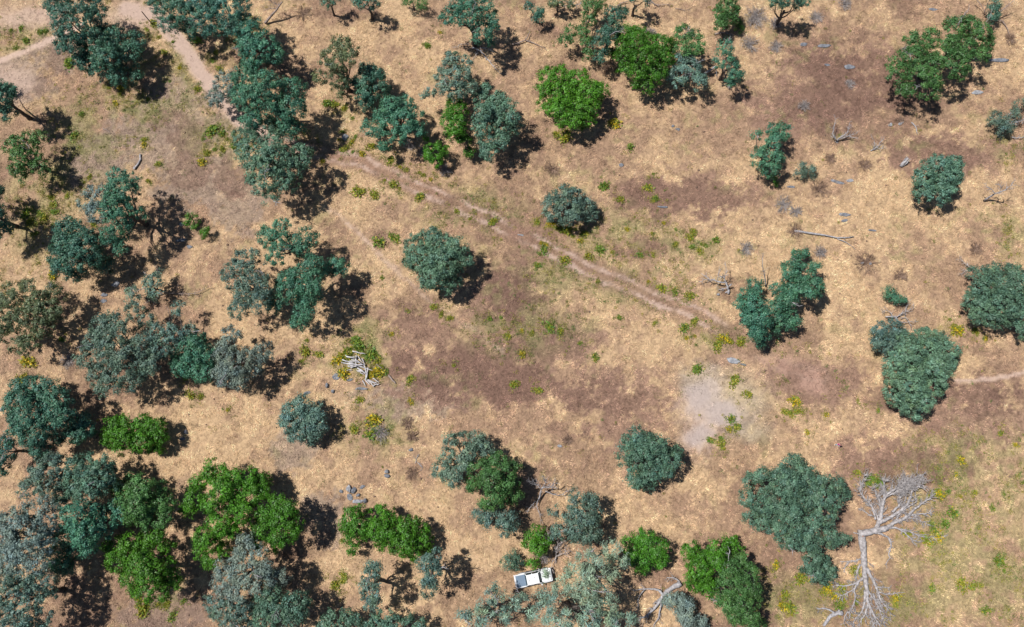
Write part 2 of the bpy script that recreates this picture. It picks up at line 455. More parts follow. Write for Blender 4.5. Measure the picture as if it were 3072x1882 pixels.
def parse(s):
    return np.array([[float(q) for q in p.split(',')] for p in s.split()])
def tree(name, cat, species, h, style, label, c, r, lobes, group=None, bare=0):
    L = parse(lobes)
    if h >= 9: h *= .9
    if style == 'o' and bare == 0 and name == 'oak_tree' and h > 5: bare = 1
    u, v = T(c, r, L[:, 0], L[:, 1]); rp = L[:, 2] / ZK
    z = np.full(len(L), .6 * h)
    for it in range(3):
        x, y = unproject(u, v, z); R = rp / px_scale(u, v, z)
        R = np.minimum(R * (1.24 if c == 0 and r >= 1 and style == 'o' else 1.12 if c == 0 and r >= 1 and species != 'B' else 1.14 if style == 'o' else 1.0), .5 * h)
        w = R * R
        cx, cy = (x * w).sum() / w.sum(), (y * w).sum() / w.sum()
        d = np.hypot(x - cx, y - cy); ext = max((d + R).max(), .5); dn = np.clip(d / ext, 0, 1)
        zt = h - .78 * R
        zl = np.maximum(.7 * R, (.12 if style == 'd' else .42) * h)
        zl = np.minimum(zl, zt)
        z = zt + (zl - zt) * dn ** 1.6 + (.13 if style == 'd' else .07) * h * np.sin(np.arange(len(L)) * 2.4 + 1)
        z = np.clip(z, .55 * R, np.maximum(zt + .08 * h, .55 * R))
    lob = [tuple(q) for q in np.stack([x, y, z, R], 1)]
    # base of the trunk: under the crown, pulled to the largest lobe
    i0 = int(np.argmin(d - .3 * R))
    bx, by = .5 * cx + .5 * x[i0], .5 * cy + .5 * y[i0]
    org = np.array((bx, by, 0.0))
    root = empty(name, (bx, by, 0)); tag(root, label, cat, group)
    link('crown', crown_mesh(lob, species, style, org, 1.0 if h > 3 else .8), M_LEAF, root)
    rad = np.clip(.035 * h + .04, .06, .42)
    top = np.array((cx - bx, cy - by, 0)) * .4 + np.array((0, 0, .48 * h))
    tt = Tubes(); tp = smooth_path([(0, 0, -.15), (rng.normal(0, .12), rng.normal(0, .12), .25 * h), top], 3, .03)
    tt.add(tp, np.linspace(rad, rad * .6, len(tp)) * np.r_[1.3, np.ones(len(tp) - 1)], 8)
    link('trunk', tt.mesh('trunk'), M_BARK, root)
    order = np.argsort(-R)[: (5 if h < 6 else 8)]
    for i in order:
        e = np.array((x[i] - bx, y[i] - by, z[i] + .15 * R[i]))
        s = tp[rng.integers(len(tp) // 2, len(tp))]
        mid = .5 * (s + e) + rng.normal(0, .07, 3) * np.linalg.norm(e - s) + (0, 0, -.06 * h)
        lb = Tubes(); pth = smooth_path([s, mid, e], 4, .03)
        lb.add(pth, np.linspace(rad * .5, .035, len(pth)), 6)
        for q in range(3):
            a = pth[rng.integers(len(pth) // 2, len(pth))]
            dr = rng.normal(size=3); dr[2] = abs(dr[2]) * .6; dr /= np.linalg.norm(dr)
            lb.add([a, a + dr * R[i] * .35 + (0, 0, .1), a + dr * R[i] * .75], [.05, .035, .015], 4)
        link('limb', lb.mesh('limb'), M_BARK, root)
    for q in range(bare):   # bleached dead limbs poking out of the crown
        i = rng.integers(len(x)); s = np.array((x[i] - bx, y[i] - by, z[i]))
        dr = rng.normal(size=3); dr[2] = abs(dr[2]) + .5; dr /= np.linalg.norm(dr)
        e = s + dr * R[i] * 1.45
        lb = Tubes(); pth = smooth_path([s, .5 * (s + e) + rng.normal(0, .15, 3), e], 3, .05)
        lb.add(pth, np.linspace(.08, .03, len(pth)), 5)
        for w_ in range(5):
            a = pth[rng.integers(len(pth) // 2, len(pth))]; d2 = dr + rng.normal(0, .7, 3); d2 /= np.linalg.norm(d2)
            ln = R[i] * rng.uniform(.3, .7)
            lb.add([a, a + d2 * ln * .5 + rng.normal(0, .05, 3), a + d2 * ln], [.04, .03, .015], 4)
        link('dead_limb', lb.mesh('dead_limb'), M_DEAD, root)
    return root
OAK, SHR = ('oak_tree', 'tree'), ('shrub', 'shrub')
TREES = []
def A(kind, *a, **k): TREES.append((kind, a, k))
# --- tile row 0
A(OAK,'D',11,'o','tall teal oak in the top left corner, left of the bare dirt clearing',0,0,'430,60,90 560,50,110 690,50,80 560,170,130 680,150,80 470,220,80 510,330,90 600,440,70')
A(OAK,'D',9,'d','dark oak joined to the lower right of the tall teal corner oak',0,0,'700,300,120 830,280,100 650,430,100 780,430,110 920,400,110 980,310,80 860,550,80 720,520,70 960,540,50')
A(OAK,'D',8,'o','dark oak right beside the thin dark post at the top of the dirt road',0,0,'1120,10,60 1200,60,80 1320,110,110 1230,180,65 1400,200,80 1330,30,80',bare=2)
A(OAK,'D',12,'o','wide dark oak on the top edge, between the post oak and the reddish leaning trunk',0,0,'1500,120,130 1640,100,130 1500,20,100 1700,200,90 1560,210,80 1740,60,80 1620,10,90',bare=2)
A(OAK,'M',10,'o','uppermost oak of the long row that crosses the dirt road',1,0,'-30,250,100 60,320,90 130,390,70 0,400,90 -60,190,80 -50,330,80')
A(OAK,'S',5.5,'o','small blue-grey tree standing on the edge of the upper dirt road',0,0,'1640,620,90 1560,720,60 1690,690,60 1600,690,60')
A(OAK,'M',12,'d','biggest oak in the middle of the long row across the dirt road',1,0,'80,620,110 270,660,100 -60,560,110 0,700,110 -80,700,100 250,790,110 110,770,80 200,890,100 -30,860,90 260,910,80 -20,470,80')
A(OAK,'T',10.5,'o','lowest oak of the long row, just above the start of the foot trail',1,0,'60,960,110 150,1040,100 -20,1100,110 120,1150,110 240,1170,110 330,1130,80 30,1240,100 200,1280,110 60,1320,100 210,1350,60 110,1430,60 -90,1000,70',bare=2)
A(OAK,'D',10,'d','dark oak cut by the left edge with a wide shadow reaching right',0,0,'0,720,110 80,680,70 40,800,70 -60,640,80 0,610,50')
A(OAK,'V',7,'o','loose green oak below the wide shadow near the left edge',0,0,'110,1060,70 200,1030,70 280,1010,60 160,1150,80 240,1170,80 290,1210,60 130,1230,50 160,1280,40')
A(OAK,'D',9,'d','dark oak mostly out of view, halfway down the left edge',0,1,'-90,40,110 -70,-70,100 10,130,60 -30,220,60')
A(OAK,'M',11,'o','tall teal oak behind the round dark oak, left of the two small green shrubs',0,0,'860,1290,80 930,1320,70 880,1400,110 850,1500,110 930,1560,100 850,1620,80 800,1690,70 870,1740,60 880,1800,45')
A(OAK,'S',8,'o','blue-grey oak leaning against the left of the tall teal oak',0,0,'700,1430,90 630,1480,60 720,1530,80')
A(OAK,'O',11,'o','thin olive-green oak nearest above the teal pair, left of centre at the top',1,0,'600,300,50 640,340,60 560,400,70 680,400,70 500,430,50 580,480,60 470,560,50 600,560,70 700,430,50 600,650,50 640,710,35')
A(OAK,'D',7,'d','round teal oak touching the lower right of the thin olive oak',1,0,'810,520,70 860,560,80 780,600,80 700,620,50 880,640,70 800,690,80 790,750,50 950,650,35')
A(OAK,'M',8,'d','dense teal oak with grey twigs, directly above the dirt road',1,0,'980,780,80 1080,780,90 900,820,50 1150,860,70 960,860,80 1060,870,90 830,930,70 900,960,60 1170,940,60 1020,980,70 910,1060,50 1090,950,60')
A(OAK,'M',11,'o','tall dark-trunked oak on the top edge above a bleached fallen branch',1,0,'1450,60,70 1560,40,80 1660,50,70 1390,140,60 1460,160,60 1560,120,70 1640,230,70 1700,170,60 1600,270,50 1690,280,40',bare=2)
A(OAK,'G',8,'o','blue-grey oak rising above the bright yellow-green tree',1,0,'1420,440,70 1500,460,60 1360,550,60 1450,560,80 1370,640,60 1450,650,70 1540,640,60 1530,530,40 1260,660,40 1220,690,30')
A(OAK,'B',7,'d','narrow bright green tree squeezed between two grey-green oaks',1,0,'1430,750,60 1470,800,60 1390,880,60 1440,930,80 1400,830,50 1430,1000,60 1510,1020,50 1540,1080,40 1480,870,50')
A(OAK,'B',4,'d','low round bright green tree above the grey dead bush by the road',1,0,'1290,1110,80 1350,1090,50 1300,1160,50 1220,1000,30')
A(OAK,'T',9,'d','tall grey-green oak to the right of the narrow bright green tree',1,0,'1660,650,50 1640,730,80 1740,740,80 1640,830,80 1750,830,90 1830,760,50 1640,930,80 1760,930,80 1850,850,60 1680,1020,80 1770,1020,70 1690,1100,70 1880,930,60')
A(OAK,'B',7,'d','lone bright green tree with a dark shadow, upper middle of the clearing',2,0,'270,560,80 370,550,80 480,600,100 230,660,70 360,670,100 560,680,100 640,660,70 240,750,70 340,790,100 470,800,100 560,780,80 440,870,80 530,860,80 380,860,70')
A(OAK,'B',8,'d','bright green tree crowding against a grey tree with white branches',2,0,'830,250,70 930,230,60 790,330,80 890,320,90 990,330,80 1080,330,80 1150,340,60 830,400,80 960,420,100 1080,430,90 930,520,80 1040,530,80 830,500,60 980,620,60 900,600,40 740,380,50')
A(OAK,'V',7,'o','olive grey oak at the upper right of the crowded bright green tree',2,0,'1240,260,70 1310,300,70 1240,350,70 1340,350,50')
A(OAK,'G',6,'o','grey-green tree with white bare branches below the olive grey oak',2,0,'1230,440,60 1280,520,80 1210,560,70 1350,590,60 1150,550,40 1300,480,50',bare=3)
A(OAK,'M',6,'o','narrow dark tree with a pale log leaning into it from the left',2,0,'1540,340,50 1520,420,60 1560,480,70 1600,540,60 1580,590,40',bare=2)
A(OAK,'D',7,'o','dark grey-green tree left of the crowded bright green tree',2,0,'740,110,60 720,200,70 680,270,70 640,330,60 650,400,50 800,90,40',bare=1)
A(OAK,'V',5,'o','sparse light green tree on the top edge left of the dark grey-green one',2,0,'560,60,60 560,150,45 520,230,45 540,310,40 550,390,45 430,220,40 380,300,40 440,280,35 640,30,50')
A(SHR,'D',4,'d','small dark upright shrub on the top edge with a pointed shadow',2,0,'120,50,35 190,90,45 190,130,40')
A(SHR,'O',3.5,'o','olive shrub tangled with bare sticks on the top edge',2,0,'330,20,50 430,35,35 300,10,40')
A(OAK,'V',5,'d','round green tree next to the grey brush heap at the top',2,0,'1560,50,80 1500,110,60 1590,110,60 1510,180,50')
A(SHR,'B',1.6,'d','low bright green bush under the grey brush heap at the top',2,0,'1640,210,38 1640,160,30')
A(OAK,'D',8,'o','teal oak cut by the top edge, shadow pointing to the lower right',3,0,'190,5,50 240,25,50 60,15,50 120,-20,60')
A(OAK,'V',8,'o','broad open green oak with bare white twigs in the upper right corner area',3,0,'1360,200,80 1440,200,80 1310,210,60 1520,260,80 1570,320,60 1050,290,60 1110,330,70 1180,250,50 1540,400,50 1280,330,80 1390,360,90 1050,420,80 950,460,80 920,540,70 1080,500,90 1180,480,90 1110,560,90 1000,650,60 1150,640,90 1340,470,90 1400,510,60 1200,590,50 1270,420,60',bare=5)
A(SHR,'G',3,'d','grey-green shrub under a fallen bare limb on the right edge',3,0,'1640,870,80 1720,900,70 1690,940,60 1830,760,50 1790,830,40')
A(OAK,'M',6,'o','tall narrow green oak in the upper right with small shrubs at its foot',3,0,'40,940,50 100,960,60 60,1040,70 20,1120,80 20,1200,70 -50,1150,70 -80,980,35')
A(SHR,'G',2.2,'d','low grey-green shrub right of the tall narrow oak',3,0,'250,1220,80 230,1250,60 300,1240,50')
A(SHR,'B',1.4,'d','tiny bright green bush at the foot of the tall narrow oak',3,0,'65,1305,42 30,1290,30')
A(OAK,'T',6,'d','round grey-green oak with notched outline below the splintered stump',3,0,'1230,1200,90 1340,1190,70 1150,1240,80 1110,1310,80 1260,1310,110 1330,1270,70 1140,1390,80 1230,1400,90 1320,1370,50')
A(SHR,'D',3,'d','dark oval shrub ringed by bare branches in the top right corner',3,0,'1630,60,45 1620,120,50 1650,20,35')
A(OAK,'D',6,'o','dark crown cut by the top edge above the dry slope, left of the dark-trunked oak',1,0,'800,10,60 850,30,35 740,5,40')
A(OAK,'D',5,'o','smaller dark crown on the top edge next to the reddish leaning trunk',1,0,'510,15,42 570,-5,40')
A(SHR,'V',3,'o','green shrubby growth on the top edge beside bleached sticks',1,0,'1130,20,55 1200,45,40 1080,10,30')
A(OAK,'D',6,'o','dark crown barely in view on the top edge above the bright green trees',2,0,'900,-15,70 960,5,40')
# --- tile row 1
A(OAK,'D',9,'d','round dark teal oak near the left, below the wide weedy strip',0,1,'500,150,90 600,190,90 480,260,90 620,280,100 430,340,80 560,370,110 680,330,80 540,460,70 450,420,70 720,390,60')
A(SHR,'B',2.2,'d','larger of the two small green shrubs, beside grey stones',0,1,'1390,75,55 1400,115,50 1360,110,35')
A(SHR,'B',1.8,'d','smaller of the two small green shrubs, on the lower right',0,1,'1490,165,52 1470,185,35')
A(OAK,'O',9,'o','ragged olive-grey oak on the left edge with a shadow full of gaps',0,1,'110,620,80 220,590,70 60,720,90 40,800,90 150,810,80 270,780,100 290,690,80 390,640,70 380,740,80 330,850,80 200,980,70 150,990,60 50,900,60 390,580,45')
A(OAK,'G',4,'o','half-dead grey tree with bare spikes in the shade of the dark teal oaks',0,1,'1110,540,60 1120,600,50 1150,490,35 970,630,55',bare=6)
A(OAK,'G',10,'o','large spreading grey-green oak with see-through branches at left',0,1,'980,740,60 1050,790,55 760,860,90 870,840,80 720,960,90 820,960,90 650,1080,80 760,1060,90 880,1060,90 900,1160,110 1010,1080,90 1020,1000,70 720,1200,80 820,1240,80 760,1290,60 950,1230,80 1090,1110,70',bare=2)
A(OAK,'G',8,'o','thin grey-green oak between the spreading oak and the dense green tree',0,1,'1130,910,70 1230,920,75 1310,910,65 1180,1010,65 1290,720,45 1380,870,40')
A(OAK,'M',7,'d','dense green tree between two grey oaks, left of the branch pile',0,1,'1390,1010,90 1450,960,70 1300,1060,80 1480,1060,80 1370,1120,90 1470,1170,80 1300,1140,60')
A(OAK,'S',7,'o','grey oak on the right of the dense green tree, above the weedy rocks',0,1,'1680,940,80 1620,1010,60 1650,1090,90 1720,1130,90 1640,1190,80 1800,1080,70 1740,1240,60 1830,1160,60 1900,1050,65')
A(OAK,'G',10,'o','grey-green oak forming the left side of the three-part clump left of centre',1,1,'-60,400,110 -150,480,90 -40,550,100 20,660,90 -120,720,70 60,560,70 -90,640,80')
A(OAK,'M',10,'o','green top oak of the three-part clump left of centre',1,1,'180,150,70 90,210,80 190,250,70 150,330,70 290,260,70 370,210,70 340,290,50')
A(OAK,'M',10.5,'d','right-hand oak of the three-part clump, casting the largest shadow',1,1,'400,430,100 480,430,80 330,500,100 400,560,90 220,520,80 240,600,80 150,660,70 380,650,90 350,740,80 320,820,70 120,700,60 590,420,80')
A(OAK,'T',7.5,'d','lone round green oak standing right beside the foot trail',1,1,'1270,220,90 1160,280,100 1330,280,110 1450,280,90 1200,370,110 1350,390,130 1480,370,90 1130,380,70 1280,490,100 1400,480,100 1230,540,60 1370,560,60')
A(OAK,'G',5,'d','lone blue-grey oak just above the dirt road with weeds at its foot',2,0,'380,1400,70 320,1440,70 450,1440,80 280,1490,70 520,1510,90 400,1520,110 300,1550,70 560,1560,60 430,1580,60')
A(OAK,'M',7,'d','left tree of the close pair at the end of the dirt road',2,1,'1760,560,60 1700,640,70 1650,700,55 1760,680,90 1710,780,80 1790,790,90 1760,880,80 1800,930,70')
A(OAK,'M',7,'d','right tree of the close pair at the end of the dirt road',3,1,'190,330,40 260,340,50 210,400,60 150,460,80 250,480,90 340,430,50 330,550,70 200,560,90 280,620,60 130,650,80 60,580,60 40,720,60 150,800,80 80,830,80 30,860,50 360,620,50',bare=2)
A(OAK,'T',6,'d','broad grey-green oak cut by the right edge of the picture',3,1,'1520,490,80 1630,450,60 1770,460,70 1560,580,90 1680,560,110 1800,560,90 1470,660,70 1570,700,110 1700,700,120 1820,690,100 1500,760,70 1640,790,90 1780,800,90 1830,880,60')
A(SHR,'M',2.5,'d','small dark green shrub above the twisted bare branches at right',3,1,'870,600,50 920,650,60 960,660,40')
A(OAK,'G',5,'d','smaller grey-green crown attached to the upper left of the big domed oak',3,1,'800,880,60 880,870,80 950,890,50 800,960,60 870,980,80')
A(OAK,'T',7,'d','big domed grey-green oak at right, above the person',3,1,'1000,960,70 1130,940,80 1230,950,70 1020,1040,100 1150,1050,120 1290,1030,90 920,1110,90 1060,1160,120 1220,1150,110 1310,1100,60 900,1220,80 1020,1290,120 1170,1270,100 1260,1240,60 900,1340,70 1000,1400,90 1110,1380,90 1060,1470,60')
A(OAK,'G',5.5,'d','lone blue-grey oak left of centre, between the branch pile and the bright trio',1,1,'340,1420,80 260,1470,80 420,1460,80 240,1550,80 340,1540,100 430,1560,90 300,1630,70 390,1640,70')
# --- tile row 2
A(OAK,'D',10,'d','wide dark oak near the left edge, left of the small bright green tree',0,1,'150,1320,90 250,1300,90 360,1330,90 160,1420,100 280,1420,110 420,1420,100 200,1510,110 350,1530,110 480,1500,80 560,1540,70 600,1600,70 560,1640,60 480,1640,60 250,1620,100 300,1720,80 150,1580,70')
A(OAK,'B',5,'d','small bright green tree right of the wide dark oak at left',0,2,'830,60,80 800,140,70 920,50,80 900,150,90 1020,60,90 1030,160,90 1120,80,80 1120,180,80 1150,130,60 870,230,50')
A(OAK,'D',6,'o','dark tree on the left edge with thin white bare branches',0,2,'40,230,70 60,160,55 30,290,60 10,370,45',bare=4)
A(OAK,'G',8,'o','grey-green oak below the wide dark oak, near the left edge',0,2,'370,380,90 300,420,80 420,430,70 340,500,60 200,510,60 400,320,60')
A(OAK,'T',9,'o','grey-topped oak in the lower left wood, above the pale grey pine',0,2,'560,380,80 640,340,70 750,340,80 700,430,100 570,470,90 640,520,90 780,460,70 480,560,70 450,610,50')
A(OAK,'V',9,'d','mid green oak in the lower left wood, left of the brightest big tree',0,2,'880,500,70 970,470,70 930,590,80 1040,520,80 1130,540,80 1000,640,90 1180,620,70 1080,660,80 1180,730,70 950,700,70 1050,740,60')
A(OAK,'M',10,'d','teal oak in the middle of the lower left wood',0,2,'560,720,100 660,700,80 520,830,100 620,840,90 560,930,80 660,930,60 760,800,70 830,640,70 870,700,60 780,690,60')
A(OAK,'B',8,'d','bright green tree at the foot of the lower left wood, above bare dirt',0,2,'820,930,80 940,930,90 1060,900,80 1140,860,70 1200,930,60 870,1030,90 1010,1060,100 960,1150,90 1080,1130,110 1210,1090,90 1250,1180,70 1080,1240,90 990,1230,60 1180,1250,70')
A(('pine_tree','tree'),'S',13,'o','tall pale grey pine on the left edge of the lower left wood',0,2,'120,750,90 250,700,90 330,740,80 200,850,110 80,870,90 300,920,90 160,980,110 50,1030,90 290,1030,80 340,830,60 330,640,60 30,750,50 100,950,90 220,950,90')
A(OAK,'M',5,'d','small green understorey tree right of the pale grey pine',0,2,'400,980,60 450,1060,60 500,1080,50 390,1060,40')
A(OAK,'G',11,'o','grey-green oak in the bottom left corner with a broad shadow',0,2,'60,1180,80 200,1180,80 300,1200,90 100,1280,90 230,1300,90 60,1380,90 180,1400,110 300,1340,80 60,1480,80 180,1500,80 330,1440,60')
A(OAK,'B',9,'d','left half of the brightest big green pair in the lower left',0,2,'1530,380,80 1600,400,60 1440,470,70 1400,590,80 1350,660,60 1700,440,80 1800,440,80 1880,460,70 1600,520,90 1720,550,100 1830,560,90 1530,620,80 1640,660,100 1760,680,80 1590,770,100 1680,800,80 1480,860,80 1560,880,90 1450,960,60 1530,1020,70 1610,960,60',bare=1)
A(OAK,'B',8,'d','right half of the brightest big green pair, next to bare ground',1,2,'30,480,80 60,540,60 170,620,80 240,640,70 80,700,90 200,730,100 290,770,70 60,800,90 180,850,90 130,920,60 20,880,60 260,840,60')
A(OAK,'S',10,'o','silvery grey oak directly below the brightest big green pair',0,2,'1800,940,80 1780,1040,80 1680,1120,100 1640,1200,80 1760,1160,90 1830,1100,70 1720,1260,80 1880,1010,70 1910,1090,60 1950,1160,70 1890,1190,70 2040,1150,50',bare=1)
A(OAK,'T',8,'o','teal oak on the bottom edge under the silvery grey oak',1,2,'100,1280,90 60,1350,90 160,1370,100 280,1370,100 340,1330,60 80,1450,90 200,1460,90 330,1410,50')
A(OAK,'G',9,'o','grey-green oak on the bottom edge left of the teal one, by bare dirt',0,2,'1580,1320,80 1560,1380,60 1640,1400,90 1730,1390,70 1800,1460,70 1660,1470,70')
A(OAK,'T',5,'o','teal crown on the bottom edge right of a long dark shadow',1,2,'560,1460,70 650,1450,70 500,1500,60 720,1460,50')
A(OAK,'T',5,'o','grey-teal crown on the bottom edge below the two column-shaped trees',1,2,'900,1470,70 980,1480,70 1090,1480,60 1180,1495,50 830,1490,50')
A(OAK,'G',8,'o','left of two grey column-shaped trees near the bottom',1,2,'850,1090,60 830,1150,60 820,1230,70 850,1280,60 820,1350,50 870,1320,40')
A(OAK,'G',8,'o','right of two grey column-shaped trees, touching the bright trio',1,2,'1280,1000,60 1230,1060,70 1290,1090,60 1250,1150,70 1240,1230,60 1290,1200,40')
A(OAK,'B',5,'d','left tree of the bright green trio below the rock group',1,2,'700,720,80 750,680,60 660,780,60 740,790,80 690,870,60 700,930,50')
A(OAK,'B',5.2,'d','middle tree of the bright green trio below the rock group',1,2,'900,700,80 880,790,90 960,740,70 850,860,70 920,890,70 950,830,60')
A(OAK,'B',5.5,'d','right tree of the bright green trio below the rock group',1,2,'1100,790,90 1040,840,70 1180,800,70 1080,910,90 1190,890,90 1020,930,60 1150,960,70 1250,930,40')
A(OAK,'G',7,'d','blue-grey oak at the top of the chain left of the bleached snag',1,2,'1400,170,60 1500,160,60 1590,170,80 1640,240,70 1380,280,70 1340,390,70 1430,420,80 1500,320,70 1540,250,50')
A(OAK,'V',8,'d','olive-green oak in the middle of the chain left of the bleached snag',1,2,'1620,370,90 1740,330,90 1800,400,80 1700,450,90 1580,470,70 1810,480,60 1870,360,50 1870,460,50 1720,580,90 1800,560,80 1650,610,60 1870,560,55')
A(OAK,'G',5,'o','grey oak at the lower end of the chain, above the pickup truck',1,2,'1700,720,80 1790,740,80 1640,690,60 1800,800,60 1850,760,60')
A(SHR,'T',2.4,'d','low grey-green shrub right behind the pickup truck bed',2,2,'-20,1045,60 40,1055,50 10,1000,45')
A(OAK,'T',6.5,'d','lone blue-green oak below the grey bare patch',2,2,'900,130,70 840,200,80 960,180,80 1050,190,80 1120,230,70 820,280,70 930,290,100 1060,300,100 1160,300,70 880,380,70 1000,400,90 900,450,70 970,460,70 1110,390,60 1190,250,50')
A(OAK,'G',7,'o','grey-green oak to the right of the bleached snag, above the grey pines',2,2,'470,600,80 560,620,70 430,690,70 530,720,90 600,700,50 460,800,80 560,830,70 480,860,60 310,680,40 320,820,60 620,840,40')
A(SHR,'B',4,'d','dark bright-green bush between the truck and the grey chain oak',2,2,'180,830,60 140,890,60 220,900,70 190,950,60 90,900,30 150,1050,42')
A(('pine_tree','tree'),'P',13,'w','wispy pale grey pine overhanging the front of the pickup truck',2,2,'530,1010,70 700,950,80 780,1040,70 640,1050,80 480,1100,70 580,1140,90 700,1120,80 400,1150,60 540,1240,100 640,1260,90 700,1320,80 310,1250,60 420,1230,70 262,1115,26',bare=3)
A(('pine_tree','tree'),'P',11,'w','wispy pale grey pine on the bottom edge below the truck',2,2,'560,1340,90 330,1350,80 220,1290,60 150,1420,60 300,1470,80 420,1460,80 560,1440,90 700,1440,80 820,1450,70 240,1370,60 600,1500,80 760,1500,60 60,1290,50 30,1350,60',bare=4)
A(('pine_tree','tree'),'P',8,'w','thin twiggy grey pine on the bottom edge left of the truck pines',1,2,'1700,1260,60 1650,1340,70 1750,1350,80 1500,1420,60 1600,1440,80 1800,1430,60 1680,1440,60',bare=5)
A(OAK,'B',5,'d','round bright green tree right of the pale pine, near the bottom',2,2,'920,860,60 990,920,90 880,960,80 1060,950,80 960,1020,80 1080,1030,60 900,1040,60 940,1080,50 830,900,40')
A(OAK,'B',7,'d','left bright half of the large green pair beside the fallen log',2,2,'1290,950,70 1310,1050,80 1390,1010,60 1360,1110,90 1320,1180,80 1400,1210,80 1480,960,80 1580,930,80 1470,1040,70')
A(OAK,'V',8,'d','right greyer half of the large green pair beside the fallen log',2,2,'1560,1090,90 1660,1040,80 1700,1120,80 1580,1180,90 1500,1270,80 1650,1230,80 1730,1240,60 1550,1340,80 1660,1340,80 1740,1320,60 1620,1430,70 1720,1430,70 1780,1480,50',bare=2)
A(SHR,'S',3.5,'d','low grey-green tree on the bottom edge below the fallen log',2,2,'1180,1320,80 1240,1370,80 1120,1320,40 1260,1430,70 1340,1490,80 1280,1480,60')
A(OAK,'T',8,'d','largest grey-green oak at lower right, beside the great fallen dead tree',3,2,'-50,420,60 -130,460,60 -40,500,70 -150,580,60 -70,620,80 -120,720,60 -50,760,60 180,350,90 90,400,80 270,390,80 20,460,80 150,480,110 280,490,90 400,490,70 480,500,80 540,540,60 60,590,100 220,590,110 370,580,100 470,610,60 20,690,80 140,680,90 400,700,90 320,760,60 80,800,90 200,780,90 150,870,80 300,850,90 440,860,80 560,870,40 260,930,70 330,1000,70 280,1060,60 380,1060,80 330,1120,70 430,1110,60 400,1150,50',bare=2)

for kind, a, k in TREES: tree(*kind, *a, **k)

# ------------------------------------------------------------------ weeds
def weed_mesh(kind, seed):
    r = np.random.default_rng(seed); n = 170
    d = r.normal(size=(n, 3)); d[:, 2] = np.abs(d[:, 2]) * .8 + .15; d /= np.linalg.norm(d, axis=1)[:, None]
    stems = np.clip(r.normal(0, .13, (7, 2)), -.22, .22); si = r.integers(0, 7, n)
    base = np.zeros((n, 3)); base[:, :2] = stems[si]
    p = base + d * (r.random(n) ** .6 * .34)[:, None]; p[:, 2] = np.maximum(p[:, 2], .02)
    t = d * .55 + r.normal(0, .5, (n, 3)); t /= np.linalg.norm(t, axis=1)[:, None]
    nn = r.normal(size=(n, 3)) + (0, 0, .8); bt = np.cross(nn, t); bt /= np.linalg.norm(bt, axis=1)[:, None]
    L = r.uniform(.10, .19, n)[:, None]; W = r.uniform(.04, .07, n)[:, None]
    v = np.stack([p - bt * W, p + bt * W, p + t * L], 1).reshape(-1, 3)
    g1 = np.array((.135, .195, .024)); y1 = np.array((.29, .26, .028)); Y1 = np.array((.52, .37, .015))
    mixy = {'g': .12, 'y': .5, 'Y': .62}[kind]
    c = np.where((r.random(n) < mixy)[:, None], y1, g1)
    if kind == 'Y': c = np.where((r.random(n) < .42)[:, None] & (p[:, 2:] > .12), Y1, c)
    if kind == 'g': c = np.where((r.random(n) < .3)[:, None], np.array((.09, .19, .035)), c)
    c = c * r.uniform(.7, 1.3, (n, 1))
    return mesh_np('weed_clump', v, np.arange(3 * n).reshape(-1, 3), np.repeat(c, 3, 0))
WM = {k: [weed_mesh(k, 50 + 10 * i + j) for j in range(4)] for i, k in enumerate('gyY')}
WCOL = {'g': 'green', 'y': 'yellow-green', 'Y': 'yellow-flowered'}
WAREA = {(0, 0): 'in the weedy upper left near the dirt road', (1, 0): 'beside the oaks and dirt road near the top', (2, 0): 'in the dry grass of the upper middle',
         (0, 1): 'among the oaks on the left side', (1, 1): 'around the brush pile and foot trail', (2, 1): 'along the dirt road in the middle',
         (3, 1): 'in the dry grass near the domed oak at right', (1, 2): 'in the dry grass near the rock group', (2, 2): 'at the edge of the grey bare patch',
         (3, 2): 'around the fallen dead tree at lower right', (0, 2): 'on the bare dirt below the lower left wood'}
